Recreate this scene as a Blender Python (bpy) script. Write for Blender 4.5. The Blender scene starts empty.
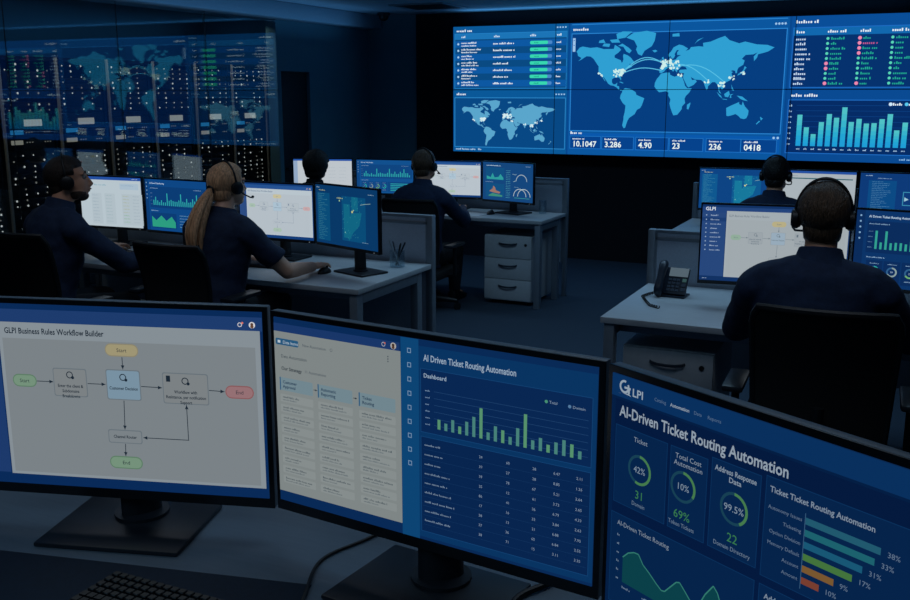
import bpy, bmesh, math, random
from mathutils import Vector, Matrix, noise
from mathutils.geometry import tessellate_polygon
random.seed(7)
SC = bpy.context.scene
COL = SC.collection
PI = math.pi
def R(a): return math.radians(a)
TMP = bpy.data.scenes.new('tmp')
def evaluated(ob):
    TMP.collection.objects.link(ob); vl = TMP.view_layers[0]; vl.update()
    me = bpy.data.meshes.new_from_object(ob.evaluated_get(vl.depsgraph))
    bpy.data.objects.remove(ob); return me

# ------------------------------------------------------------------ materials
def lin(c): return c / 12.92 if c <= .04045 else ((c + .055) / 1.055) ** 2.4
def rgb(h, k=1.0): return tuple(lin(int(h[i:i + 2], 16) / 255) * k for i in (0, 2, 4))
_M = {}
def mat(name, h, rough=.6, metal=0., var=.12, scale=30., bump=0., bscale=200., coat=0., stretch=None):
    if name in _M: return _M[name]
    m = bpy.data.materials.new(name); m.use_nodes = True
    nt = m.node_tree; b = nt.nodes['Principled BSDF']
    c = rgb(h)
    b.inputs['Roughness'].default_value = rough; b.inputs['Metallic'].default_value = metal
    if coat: b.inputs['Coat Weight'].default_value = coat
    tc = nt.nodes.new('ShaderNodeTexCoord')
    mp = nt.nodes.new('ShaderNodeMapping'); nt.links.new(tc.outputs['Object'], mp.inputs['Vector'])
    if stretch: mp.inputs['Scale'].default_value = stretch
    n = nt.nodes.new('ShaderNodeTexNoise'); n.inputs['Scale'].default_value = scale; n.inputs['Detail'].default_value = 4
    nt.links.new(mp.outputs['Vector'], n.inputs['Vector'])
    r = nt.nodes.new('ShaderNodeValToRGB')
    r.color_ramp.elements[0].position = .3; r.color_ramp.elements[1].position = .7
    r.color_ramp.elements[0].color = tuple(x * (1 - var) for x in c) + (1,)
    r.color_ramp.elements[1].color = tuple(min(1, x * (1 + var)) for x in c) + (1,)
    nt.links.new(n.outputs['Fac'], r.inputs['Fac']); nt.links.new(r.outputs['Color'], b.inputs['Base Color'])
    if bump:
        n2 = nt.nodes.new('ShaderNodeTexNoise'); n2.inputs['Scale'].default_value = bscale; n2.inputs['Detail'].default_value = 3
        nt.links.new(mp.outputs['Vector'], n2.inputs['Vector'])
        bp = nt.nodes.new('ShaderNodeBump'); bp.inputs['Strength'].default_value = bump; bp.inputs['Distance'].default_value = .01
        nt.links.new(n2.outputs['Fac'], bp.inputs['Height']); nt.links.new(bp.outputs['Normal'], b.inputs['Normal'])
    _M[name] = m
    return m
def emat(h, k=1., sample=False):
    key = ('e', h, round(k, 3), sample)
    if key in _M: return _M[key]
    m = bpy.data.materials.new('glow_' + h); m.use_nodes = True
    nt = m.node_tree; nt.nodes.clear()
    o = nt.nodes.new('ShaderNodeOutputMaterial'); e = nt.nodes.new('ShaderNodeEmission')
    e.inputs['Color'].default_value = rgb(h) + (1,); e.inputs['Strength'].default_value = k
    nt.links.new(e.outputs[0], o.inputs['Surface'])
    if not sample: m.cycles.emission_sampling = 'NONE'
    _M[key] = m
    return m
def glassmat(name, tint, refl):
    m = bpy.data.materials.new(name); m.use_nodes = True
    nt = m.node_tree; nt.nodes.clear()
    o = nt.nodes.new('ShaderNodeOutputMaterial'); mx = nt.nodes.new('ShaderNodeMixShader')
    t = nt.nodes.new('ShaderNodeBsdfTransparent'); g = nt.nodes.new('ShaderNodeBsdfGlossy')
    t.inputs['Color'].default_value = tint + (1,); g.inputs['Roughness'].default_value = .015
    g.inputs['Color'].default_value = (.8, .95, 1, 1)
    mx.inputs[0].default_value = refl
    nt.links.new(t.outputs[0], mx.inputs[1]); nt.links.new(g.outputs[0], mx.inputs[2]); nt.links.new(mx.outputs[0], o.inputs['Surface'])
    return m
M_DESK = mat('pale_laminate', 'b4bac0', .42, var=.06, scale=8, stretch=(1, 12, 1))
M_STEEL = mat('silver_steel', '8f9aa6', .4, .45, var=.05)
M_PANEL = mat('grey_fabric_panel', 'b4c0d0', .9, var=.12, scale=300)
M_DRAW = mat('pale_grey_steel', 'bcc1c6', .5, var=.04)
M_HANDLE = mat('dark_chrome', '4a545f', .35, .6, var=.05)
M_BLACK = mat('black_plastic', '0e1116', .45, var=.15)
M_BEZEL = mat('bezel_plastic', '14181e', .28, var=.1)
M_BLACKM = mat('black_mesh_fabric', '0b0d11', .85, var=.3, scale=400)
M_SHELL = mat('grey_shell_plastic', '7f8b98', .45, var=.05)
M_BASE = mat('charcoal_plastic', '1b2129', .38, var=.1)
M_CARPET = mat('navy_carpet', '2a3b4d', .95, var=.25, scale=220, bump=.3, bscale=400)
M_CEIL = mat('ceiling_board', '9db0bf', .9, var=.05, scale=60)
M_WALL = mat('teal_wall_paint', '5f8e9e', .85, var=.04, scale=5)
M_DARKWALL = mat('black_acoustic_wall', '12161f', .9, var=.1, scale=200)
M_DOOR = mat('dark_door', '121b24', .6, var=.1)
M_RACK = mat('rack_black_steel', '0c0f14', .5, .2, var=.2)
M_RPOST = mat('rack_aluminium', 'b5ac9c', .45, .1, var=.08)
M_SKIN = mat('skin', 'd49a7c', .55, var=.05, scale=12)
M_SKIN2 = mat('pale_skin', 'e2ae92', .5, var=.05, scale=12)
M_NAVY = mat('navy_shirt', '162a4a', .85, var=.18, scale=40, bump=.15, bscale=60)
M_NAVYP = mat('navy_polo', '132644', .85, var=.18, scale=40, bump=.15, bscale=60)
M_TROUS = mat('dark_trousers', '12161f', .85, var=.2, scale=40)
M_SHOE = mat('black_leather', '0a0a0c', .4)
M_HAIRD = mat('dark_brown_hair', '54402f', .5, var=.6, scale=30, bump=.8, bscale=60, stretch=(6, 1, 1.4))
M_HAIRE = mat('deep_brown_hair', '2a1e18', .55, var=.6, scale=30, bump=.8, bscale=60, stretch=(6, 1, 1.4))
M_STUB = mat('beard_stubble', '4a362a', .7, var=.3, scale=120, bump=.6, bscale=300)
M_HAIRB = mat('black_hair', '0b0908', .6, var=.5, scale=60, bump=.8, bscale=80)
M_BLOND = mat('dark_blond_hair', 'e6aa80', .42, var=.45, scale=30, bump=.7, bscale=50, stretch=(6, 4, .5))
M_EYE = mat('eye_white', '9c9c9c', .2)
M_LIP = mat('lip', '9a5f55', .5)
M_RUB = mat('rubber_cable', '0b0d10', .5)
M_SHADE = mat('desk_shade', '0e2236', .8, var=.15, scale=90)  # dark colour stands in for shade on the foreground desk
M_PAPER = mat('white_paper', 'd8dce0', .7, var=.03)
M_CUPM = mat('wire_mesh_steel', '59656f', .35, .7)
M_GLASS = glassmat('tinted_partition_glass', (.8, .9, .96), .09)
M_CLEAR = glassmat('clear_glass', (.85, .9, .93), .12)
M_PHONE = mat('phone_plastic', '1f2a3a', .35, var=.08)
M_KEY = mat('grey_keycap', '3a4656', .5)
M_PENB = mat('blue_pen', '1a2840', .35)
M_PENW = mat('pale_pen', '9aa5b0', .35)

# ------------------------------------------------------------------ mesh helpers
class MB:
    def __init__(s): s.v = []; s.f = []; s.m = []
    def add(s, vs, fs, mi=0, T=None):
        o = len(s.v)
        s.v += [tuple(T @ Vector(p)) if T is not None else tuple(p) for p in vs]
        s.f += [tuple(i + o for i in f) for f in fs]; s.m += [mi] * len(fs)
        return s
    def box(s, x0, x1, y0, y1, z0, z1, b=0., mi=0, T=None, seg=2):
        bm = bmesh.new(); bmesh.ops.create_cube(bm, size=1)
        bmesh.ops.scale(bm, vec=(x1 - x0, y1 - y0, z1 - z0), verts=bm.verts)
        bmesh.ops.translate(bm, vec=((x0 + x1) / 2, (y0 + y1) / 2, (z0 + z1) / 2), verts=bm.verts)
        if b: bmesh.ops.bevel(bm, geom=bm.edges[:], offset=b, segments=seg, affect='EDGES', profile=.5)
        bm.verts.index_update()
        s.add([v.co for v in bm.verts], [[v.index for v in f.verts] for f in bm.faces], mi, T); bm.free()
        return s
    def rings(s, rs, mi=0, cap=True, T=None, closed=False):
        n = len(rs[0]); vs = [p for r in rs for p in r]; fs = []
        last = len(rs) if closed else len(rs) - 1
        for i in range(last):
            a = i * n; b = ((i + 1) % len(rs)) * n
            for j in range(n): fs.append((a + j, a + (j + 1) % n, b + (j + 1) % n, b + j))
        if cap and not closed:
            fs.append(tuple(range(n - 1, -1, -1))); fs.append(tuple((len(rs) - 1) * n + j for j in range(n)))
        return s.add(vs, fs, mi, T)
    def tube(s, pts, rad, seg=12, mi=0, T=None, flat=1., closed=False):
        pts = [Vector(p) for p in pts]
        if not hasattr(rad, '__len__'): rad = [rad] * len(pts)
        rs = []; n0 = None
        for i, p in enumerate(pts):
            if closed: t = (pts[(i + 1) % len(pts)] - pts[i - 1]).normalized()
            else: t = (pts[min(i + 1, len(pts) - 1)] - pts[max(i - 1, 0)]).normalized()
            if n0 is None:
                n0 = t.orthogonal().normalized() if abs(t.z) > .98 else t.cross(Vector((0, 0, 1))).normalized()
            n0 = (n0 - t * n0.dot(t)).normalized(); b = t.cross(n0)
            rs.append([p + (n0 * math.cos(2 * PI * k / seg) + b * math.sin(2 * PI * k / seg) * flat) * rad[i] for k in range(seg)])
        return s.rings(rs, mi, True, T, closed)
    def cyl(s, p0, p1, r0, r1=None, seg=20, mi=0, T=None):
        return s.tube([p0, p1], [r0, r0 if r1 is None else r1], seg, mi, T)
    def ell(s, c, r, rot=None, seg=20, mi=0, T=None):
        c = Vector(c); vs = []; fs = []; nr = max(6, seg // 2 + 2)
        Rm = rot if rot is not None else Matrix.Identity(3)
        for i in range(1, nr):
            th = PI * i / nr
            for j in range(seg):
                ph = 2 * PI * j / seg
                vs.append(c + Rm @ Vector((r[0] * math.sin(th) * math.cos(ph), r[1] * math.sin(th) * math.sin(ph), r[2] * math.cos(th))))
        for i in range(nr - 2):
            for j in range(seg): fs.append((i * seg + j, (i + 1) * seg + j, (i + 1) * seg + (j + 1) % seg, i * seg + (j + 1) % seg))
        t = len(vs); vs.append(c + Rm @ Vector((0, 0, r[2]))); vs.append(c + Rm @ Vector((0, 0, -r[2])))
        for j in range(seg):
            fs.append((j, (j + 1) % seg, t)); e = (nr - 2) * seg; fs.append((e + (j + 1) % seg, e + j, t + 1))
        return s.add(vs, fs, mi, T)
    def mesh(s, name, mats, smooth=True):
        me = bpy.data.meshes.new(name); me.from_pydata([tuple(p) for p in s.v], [], s.f)
        for m in (mats if isinstance(mats, (list, tuple)) else [mats]): me.materials.append(m)
        me.polygons.foreach_set('material_index', s.m)
        bm = bmesh.new(); bm.from_mesh(me); bmesh.ops.recalc_face_normals(bm, faces=bm.faces[:]); bm.to_mesh(me); bm.free()
        if smooth:
            me.polygons.foreach_set('use_smooth', [True] * len(me.polygons)); me.set_sharp_from_angle(angle=R(38))
        me.update()
        return me
    def build(s, name, mats, parent=None, smooth=True, kind=None):
        o = bpy.data.objects.new(name, s.mesh(name, mats, smooth)); COL.objects.link(o)
        if parent: o.parent = parent
        if kind: o['kind'] = kind
        return o
def tag(o, label, cat, group=None):
    o['label'] = label; o['category'] = cat
    if group: o['group'] = group
    return o
def thing(name, label, cat, loc=(0, 0, 0), rz=0., group=None):
    o = bpy.data.objects.new(name, None); COL.objects.link(o)
    o.empty_display_size = .1; o.location = loc; o.rotation_euler = (0, 0, rz)
    return tag(o, label, cat, group)
def copy_thing(root, loc, rz, label, group=None):
    r = root.copy(); COL.objects.link(r); r.location = loc; r.rotation_euler = (0, 0, rz); r['label'] = label
    if group: r['group'] = group
    for ch in list(root.children):
        c = ch.copy(); COL.objects.link(c); c.parent = r
        for g in list(ch.children):
            d = g.copy(); COL.objects.link(d); d.parent = c
    return r
def struct(o): o['kind'] = 'structure'; return o

# ------------------------------------------------------------------ screen graphics
_T = {}
def text_geo(t, bold):
    k = (t, bold)
    if k in _T: return _T[k]
    cu = bpy.data.curves.new('t', 'FONT'); cu.body = t; cu.resolution_u = 2; cu.offset = .018 if bold else 0.
    me = evaluated(bpy.data.objects.new('t', cu))
    vs = [tuple(v.co) for v in me.vertices]; fs = [tuple(p.vertices) for p in me.polygons]
    bpy.data.curves.remove(cu); bpy.data.meshes.remove(me)
    _T[k] = (vs, fs, max([v[0] for v in vs] or [0]))
    return _T[k]
class Gfx:
    def __init__(s, w, h, k=1.): s.w = w; s.h = h; s.k = k; s.mb = MB(); s.cols = []
    def ci(s, c):
        if c not in s.cols: s.cols.append(c)
        return s.cols.index(c)
    def P(s, u, v, l): return ((u - .5) * s.w, -.0004 * l, (.5 - v) * s.h)
    def poly(s, pts, c, l=1):
        p3 = [s.P(u, v, l) for u, v in pts]
        if len(p3) <= 4: s.mb.add(p3, [tuple(range(len(p3)))], s.ci(c)); return
        tr = tessellate_polygon([[Vector((p[0], p[2], 0)) for p in p3]])
        s.mb.add(p3, [tuple(t) for t in tr], s.ci(c))
    def rect(s, u0, v0, u1, v1, c, l=1, r=0.):
        if not r: return s.poly([(u0, v0), (u1, v0), (u1, v1), (u0, v1)], c, l)
        ru = r * s.h / s.w; pts = []
        for cx, cy, a in ((u1 - ru, v0 + r, -90), (u1 - ru, v1 - r, 0), (u0 + ru, v1 - r, 90), (u0 + ru, v0 + r, 180)):
            for k in range(5):
                t = R(a + 90 * k / 4); pts.append((cx + ru * math.cos(t), cy + r * math.sin(t)))
        s.poly(pts, c, l)
    def frame(s, u0, v0, u1, v1, c, t=.006, l=2):
        tu = t * s.h / s.w
        s.rect(u0, v0, u1, v0 + t, c, l); s.rect(u0, v1 - t, u1, v1, c, l)
        s.rect(u0, v0 + t, u0 + tu, v1 - t, c, l); s.rect(u1 - tu, v0 + t, u1, v1 - t, c, l)
    def line(s, pts, t, c, l=2):
        a = s.w / s.h
        for (u0, v0), (u1, v1) in zip(pts[:-1], pts[1:]):
            dx, dy = (u1 - u0) * a, v1 - v0; L = math.hypot(dx, dy) or 1e-9
            nx, ny = -dy / L * t / 2 / a, dx / L * t / 2
            s.poly([(u0 + nx, v0 + ny), (u1 + nx, v1 + ny), (u1 - nx, v1 - ny), (u0 - nx, v0 - ny)], c, l)
    def arrow(s, pts, c, t=.004, hd=.022, l=2):
        a = s.w / s.h; s.line(pts, t, c, l)
        (u0, v0), (u1, v1) = pts[-2:]; dx, dy = (u1 - u0) * a, v1 - v0; L = math.hypot(dx, dy); dx /= L; dy /= L
        s.poly([(u1, v1), (u1 - (dx * hd + dy * hd * .45) / a, v1 - dy * hd + dx * hd * .45), (u1 - (dx * hd - dy * hd * .45) / a, v1 - dy * hd - dx * hd * .45)], c, l)
    def ring(s, u, v, r, t, c, a0=0, a1=360, l=2):
        a = s.w / s.h; n = max(3, int(abs(a1 - a0) / 12))
        for k in range(n):
            q = []
            for an, rr in ((a0 + (a1 - a0) * k / n, r), (a0 + (a1 - a0) * (k + 1) / n, r), (a0 + (a1 - a0) * (k + 1) / n, r - t), (a0 + (a1 - a0) * k / n, r - t)):
                q.append((u + rr * math.sin(R(an)) / a, v - rr * math.cos(R(an))))
            s.poly(q, c, l)
    def disc(s, u, v, r, c, l=2, n=12):
        a = s.w / s.h
        s.poly([(u + r * math.sin(2 * PI * k / n) / a, v - r * math.cos(2 * PI * k / n)) for k in range(n)], c, l)
    def text(s, t, u, v, size, c, al='l', bold=False, l=3, sx=1.):
        vs, fs, w = text_geo(t, bold); k = size * s.h / .7
        ox = {'l': 0, 'c': -w / 2, 'r': -w}[al]; b = s.P(u, v, l)
        s.mb.add([(b[0] + (x + ox) * k * sx, b[1], b[2] + (y - .35) * k) for x, y, z in vs], fs, s.ci(c))
    def words(s, u, v, w, t, c, l=3, n=3, rnd=None):
        """illegible line of small type: a run of short blocks"""
        rn = rnd or random; x = u; e = u + w; lw = t * .55 * s.h / s.w; t = t * .95
        if w / lw > 40: lw *= 1.6
        left = rn.randint(4, 8)
        while x < e - lw * .5:
            if left <= 0: left = rn.randint(4, 8); x += lw * .9; continue
            hh = t * rn.choice([.62, .62, .66, 1.]); yo = (t - hh) / 2
            s.rect(x, v - hh / 2 + yo, min(e, x + lw * rn.uniform(.7, 1.)), v + hh / 2 + yo, c, l); x += lw * 1.28; left -= 1
    def build(s, name, parent, y, zc):
        o = s.mb.build(name, [emat(c, s.k) for c in s.cols], parent, smooth=False)
        o.location = (0, y, zc)
        return o

# ------------------------------------------------------------------ world map
MAP = [
 [(-168,66),(-162,70),(-156,71),(-141,69.5),(-128,70),(-115,68),(-108,68),(-96,68),(-94,72),(-85,69),(-82,67),(-87,64),(-94,61),(-94,58.5),(-88,56.5),(-82,55),(-80,51.5),(-78.5,52.5),(-77,56),(-78,60),(-77,62.5),(-70,61),(-65,59),(-62,57),(-56,52),(-60,50),(-66,50),(-64,48.5),(-60,46),(-66,44),(-70,43),(-74,40.5),(-76,37),(-76,35),(-81,31.5),(-80,27),(-80.5,25),(-82.5,28),(-84,30),(-89,30),(-94,29.5),(-97.5,27),(-97.5,22),(-95,18.5),(-91,18.5),(-87,21.5),(-88,16),(-83.5,15),(-83,10),(-79,9.5),(-77,8),(-80,7.3),(-85,10),(-88,13),(-94,16),(-100,17),(-105,20),(-108.5,25),(-112,29),(-113.8,31),(-114.8,31),(-112,27),(-109.5,23.5),(-112,25),(-115,29),(-117,32.5),(-120.5,34.5),(-124,40),(-124,47),(-128,51),(-134,57),(-140,60),(-148,60.5),(-152,59),(-158,56.5),(-164,54.5),(-158,58.5),(-165,61),(-166,64)],
 [(-80,73),(-68,69),(-62,66),(-66,63),(-72,65),(-78,70),(-88,71)], [(-118,71),(-105,70),(-103,73),(-115,73.5)], [(-90,77),(-75,78),(-62,82.5),(-80,82.8),(-92,81)], [(-125,74),(-112,74),(-116,77),(-124,76)], [(-100,74),(-84,74),(-88,77),(-104,76.5)],
 [(-73,78),(-60,81.5),(-35,82.8),(-18,81),(-20,75),(-25,70),(-38,65.5),(-43,60),(-50,62),(-54,67),(-52,70),(-58,75.5)],
 [(-77,8),(-72,12),(-62,10.5),(-52,5),(-50,0),(-44,-2.5),(-35,-6),(-37,-12),(-39,-18),(-42,-23),(-48,-26),(-52,-33),(-57,-36),(-62,-39),(-65,-43),(-68,-50),(-69,-53),(-72,-54),(-75,-50),(-73,-42),(-73,-37),(-71,-30),(-70,-19),(-76,-14),(-81,-6),(-80,0),(-77.5,4)],
 [(-6,35.5),(3,37),(10,37),(11,33.5),(19,30.5),(24,32),(32,31),(34,28),(37,21),(39,15.5),(43,11.5),(51,11.5),(47,4),(41,-2),(39,-7),(40.5,-14),(35,-20),(35,-24),(32,-28),(27,-33.5),(20,-34.5),(17,-29),(14,-22),(12,-15),(13.5,-8),(9,-1),(9.5,4),(4,6.3),(-4,5),(-8,4.5),(-13,9),(-17,14.5),(-16.5,20.5),(-13,27.5),(-9.5,31)],
 [(-9,37),(-9,43),(-2,43.5),(-1,46),(-4.5,48.3),(2,51),(8,54),(8.5,57),(10.5,57.5),(10.5,54.5),(14,54),(20,55),(23,58),(29,60),(22,60.3),(21.5,63),(25,65.5),(21,65.5),(17,61),(18.5,60),(16,56.5),(13,55.5),(10.5,59),(7,58),(5,60.5),(11,64.5),(15,68.5),(25,71),(32,70),(41,67),(37,64.5),(44,66),(46,68.3),(60,69),(68,68.5),(67,72),(73,72.5),(80,73),(95,76),(105,77.5),(113,74),(130,71),(140,72.5),(160,69.7),(178,69),(190,66.5),(180,62.5),(172,61),(163,59.5),(162,56),(157,51.5),(156,57),(162,61.5),(155,59.5),(142,59),(136,54.5),(141,52.5),(139,47),(131,43),(129.5,40),(129,35.5),(126.5,35),(126,38.5),(122,39.5),(118,38.5),(122,37),(119.5,34.5),(122,30.5),(118,24.5),(110,20.5),(106,20),(109,13),(105,9),(100.5,13.5),(100,8),(104,1.5),(100,4),(98.3,9),(97.5,16),(92,21.5),(87,21.5),(80,15),(79.5,10.5),(77.5,8),(73,18),(72,21.5),(67,25),(57.5,25.8),(52,28),(48.5,30),(51,25),(56.5,26),(59.5,22.5),(54,17),(45,12.8),(42.5,15),(39,21),(35,28),(34.5,31.5),(36,36),(28,36.5),(26.5,39.5),(29,41),(41,41.5),(38,45),(31,46.5),(28,43.5),(26,41),(23.5,40.5),(23,36.8),(20,40),(13.5,45.3),(18,40.5),(16,38.2),(12,42),(8.5,44.3),(3,42.5),(-0.5,38.5),(-5.5,36.2)],
 [(-5,50),(1,51.3),(1.5,53),(-2,56),(-3,58.5),(-6,57),(-3,54)], [(-10,52),(-6,52.5),(-6,55),(-9,54.5)], [(-24,65.5),(-18,66.3),(-14,65),(-19,63.4)],
 [(130,31.5),(136,34),(140.5,36),(142,40),(145,43.5),(141.5,45),(140,40),(136,36.5),(131,34)], [(95.5,5.5),(104,-2),(106,-6),(101,-2.5)], [(109,1.5),(117,7),(119,1),(116,-4),(110.5,-3)], [(106,-6.5),(114,-7.3),(115,-8.5),(107,-7.6)], [(131,-1),(141,-3),(150.5,-10.5),(143,-9),(138,-7)], [(120.5,18),(122,14),(126,7),(122,8)], [(119,-5),(120,1),(125,1.5),(121,-1),(122,-5)],
 [(44,-17),(50,-13),(50,-16),(47,-25),(44,-24)], [(114,-22),(122,-18),(129,-15),(136,-12),(136,-15.5),(140.5,-17.5),(142,-11),(146,-19),(153,-26),(152.5,-32),(150,-37.5),(146,-39),(140,-38),(136,-34.5),(131,-31.5),(124,-33.5),(117.5,-35),(115,-34)],
 [(173,-35),(178,-38),(175,-41)], [(172,-41),(174,-42),(168,-46.5),(167,-45.5)], [(52,71),(57,73.5),(68,76.8),(58,75),(54,72.5)], [(12,78),(25,78),(24,80.5),(12,80)], [(-84,22.5),(-77,20),(-75,20.5),(-80,23)]]
def mil(la): return 1.25 * math.log(math.tan(PI / 4 + .4 * R(la)))
def world_map(g, u0, v0, u1, v1, c, l=2, hot=None, arcs=None, hs=.006):
    yt, yb = mil(83), mil(-56)
    def q(lo, la): return (u0 + (lo + 170) / 360 * (u1 - u0), v0 + (yt - mil(la)) / (yt - yb) * (v1 - v0))
    for p in MAP: g.poly([q(*a) for a in p], c, l)
    rn = random.Random(3)
    if arcs:
        for a, b, hgt in (((-72, 42), (0, 50), .05), ((-76, 40), (2, 48), .075), ((-80, 36), (-5, 40), .03), ((5, 47), (78, 25), .05), ((20, 45), (110, 20), .06)):
            A, B = q(*a), q(*b)
            g.line([(A[0] + (B[0] - A[0]) * t / 10, A[1] + (B[1] - A[1]) * t / 10 - hgt * math.sin(PI * t / 10)) for t in range(11)], hs * .9, arcs, l + 1)
    if hot:
        for (lo, la, n, sp) in ((-86, 37, 34, 9), (-77, 41, 14, 4), (-122, 38, 3, 4), (-118, 33, 3, 2), (3, 49, 40, 10), (18, 48, 22, 9), (30, 32, 4, 5), (78, 22, 6, 5), (103, 18, 10, 8), (120, 28, 8, 6), (138, 35, 5, 4)):
            for _ in range(n):
                g.disc(*q(lo + rn.uniform(-sp, sp), la + rn.uniform(-sp, sp) * .6), hs * rn.uniform(.6, 1.4), hot, l + 2, 6)

# ------------------------------------------------------------------ the setting
XL, XR, YB, YF, ZC = -5.8, 3.6, 9.98, -2.6, 2.62
struct(MB().box(-7.4, XR + .1, YF - .1, YB + .2, -.1, 0).build('floor', M_CARPET))
struct(MB().box(-7.4, XR + .1, YF - .1, YB + .2, ZC, ZC + .1).build('ceiling', M_CEIL))
struct(MB().box(-5.9, XR + .1, YB, YB + .12, 0, ZC).build('wall_back', M_WALL))
struct(MB().box(-5.16, XR, YB - .04, YB, 0, ZC).build('trim_1', M_DARKWALL))
struct(MB().box(XR, XR + .1, YF, YB, 0, ZC).build('wall_right', M_WALL))
struct(MB().box(-7.4, XR + .1, YF - .1, YF, 0, ZC).build('wall_front', M_WALL))
struct(MB().box(-5.92, XL, 8.17, 8.235, 0, ZC).box(-5.92, XL, 8.235, 8.745, 1.975, ZC).box(-5.92, XL, 8.745, YB, 0, ZC).build('wall_left', M_WALL))
d1 = struct(MB().box(-5.87, -5.835, 8.24, 8.74, .01, 1.97, .003).build('door_1', M_DOOR))
MB().cyl((-5.835, 8.33, 1.0), (-5.80, 8.33, 1.0), .012).cyl((-5.805, 8.33, 1.0), (-5.805, 8.43, 1.0), .008).build('door_handle', M_HANDLE, d1)
struct(MB().box(-7.4, -7.3, YF, 9.0, 0, ZC).box(-7.3, -5.92, 8.9, 9.0, 0, ZC).build('wall_server_room', M_WALL))
struct(MB().box(-5.86, -5.6, YF, 9.95, 2.47, ZC, .01).build('trim_2', M_CEIL))
struct(MB().box(-5.83, -5.77, YF, 8.17, 0, .06, .004).build('trim_3', M_RPOST))
ys = [8.17 - 1.07 * i for i in range(11)]
for i, (b, a) in enumerate(zip(ys[:-1], ys[1:])):
    a = max(a, YF)
    struct(MB().box(-5.806, -5.794, a + .004, b - .004, .06, 2.47).build('window_%d' % (i + 1), M_GLASS))
    struct(MB().box(-5.804, -5.796, a - .0015, a + .0015, .06, 2.47).build('trim_%d' % (i + 4), M_BASE))

t = thing('ceiling_vent', 'dark square vent set in the ceiling above the video wall', 'vent', (-4.55, 9.05, ZC - .012))
MB().box(-.3, .3, -.3, -.27, 0, .012).box(-.3, .3, .27, .3, 0, .012).box(-.3, -.27, -.27, .27, 0, .012).box(.27, .3, -.27, .27, 0, .012).build('frame', M_STEEL, t)
sl = MB()
for k in range(9): sl.box(-.27, .27, -.255 + k * .06, -.225 + k * .06, .002, .011)
sl.build('louvre', M_BASE, t)
t = thing('security_camera', 'small dark dome camera under the ceiling in the far left corner', 'camera', (-5.38, 9.6, ZC))
MB().cyl((0, 0, -.03), (0, 0, 0), .07).build('mount', M_BASE, t)
MB().ell((0, 0, -.035), (.055, .055, .055)).build('dome', M_BLACK, t)

# ------------------------------------------------------------------ server racks
rn = random.Random(11)
rack_y = [4.56, 5.10, 5.63, 6.16, 6.70, 7.25, 7.79, 8.33]
place = ['nearest, cut off by the left picture edge', 'at the left picture edge, left of the bearded man', 'directly above the bearded man\'s head', 'just right of the bearded man\'s head', 'above the blue chart monitor left of the woman', 'directly behind the blonde woman\'s head', 'second to last, right of the blonde woman\'s head', 'last of the row, beside the dark door']
for i, y0 in enumerate(rack_y):
    w = .51; t = thing('server_rack', 'tall black server rack behind glass, ' + place[i], 'server rack', (-6.05, y0, 0), 0, 'server racks behind the glass')
    cab = MB().box(-.8, -.03, 0, .02, 0, 2.03).box(-.8, -.03, w - .02, w, 0, 2.03).box(-.8, -.03, .02, w - .02, 2.0, 2.03).box(-.8, -.03, .02, w - .02, 0, .05).box(-.8, -.78, .02, w - .02, .05, 2.0)
    cab.build('cabinet', M_RACK, t)
    MB().box(-.03, -.012, 0, .02, 0, 2.03, .003).build('post', M_RPOST, t)
    z = .08
    while z < 1.96:
        h = rn.choice([.045, .09, .09, .135])
        if z + h > 1.97: break
        MB().box(-.6, -.035, .03, w - .03, z, z + h - .006, .002).build('server_unit', M_RACK, t); z += h
    MB().box(-.034, -.02, .2, .36, 1.515, 1.565, .002).build('name_plate', emat('cfc4b4', .5), t)
    MB().box(-.034, -.022, .07, .18, 1.455, 1.488).build('status_display', emat('2e86b8', .55), t)
    MB().box(-.034, -.022, .07, .17, 1.38, 1.412).build('status_display', emat('b8aa98', .5), t)
    led = MB(); dim = MB()
    for cx in (.07, .16, .26, .36, .45):
        z = 1.97
        while z > .35:
            if (z > 1.63 or z < 1.33) and rn.random() < .6:
                q = rn.choice([.0055, .007, .0085]); (led if rn.random() < .55 else dim).ell((-.026, cx + rn.uniform(-.006, .006), z), (.004, q, q), seg=6)
            z -= .042
    for zz in (1.47, 1.395):
        for cx in (.21, .235, .26, .38, .405, .43): dim.ell((-.026, cx, zz), (.003, .006, .005), seg=6)
    led.build('indicator_lights', emat('d6ccc0', .9), t, kind='stuff'); dim.build('indicator_lights', emat('8d8478', .7), t, kind='stuff')

# ------------------------------------------------------------------ video wall
t = thing('video_wall', 'huge blue video wall showing world maps, tables and a bar chart', 'video wall', (-4.636 + 2.36, 9.8, 0))
VW, VH, VZ = 4.72, 1.34, 1.795
MB().box(-VW / 2 + .05, VW / 2 - .05, .06, .139, VZ - VH / 2 + .05, VZ + VH / 2 - .05).build('mounting_frame', M_BLACK, t)
K = 1.0
for r in range(2):
    for c in range(4):
        x0 = -VW / 2 + c * VW / 4; z0 = VZ - VH / 2 + r * VH / 2
        p = MB().box(x0, x0 + VW / 4, 0, .06, z0, z0 + VH / 2).build('display_panel', M_BEZEL, t)
        MB().box(x0 + .005, x0 + VW / 4 - .005, -.002, 0, z0 + .005, z0 + VH / 2 - .005).build('lit_screen', emat('0b4f9c', K * .8, True), p)
def vgfx(): return Gfx(VW, VH, K)
WH, LB = 'e6f2fa', '2f86d0'
rv = random.Random(5)
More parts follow.
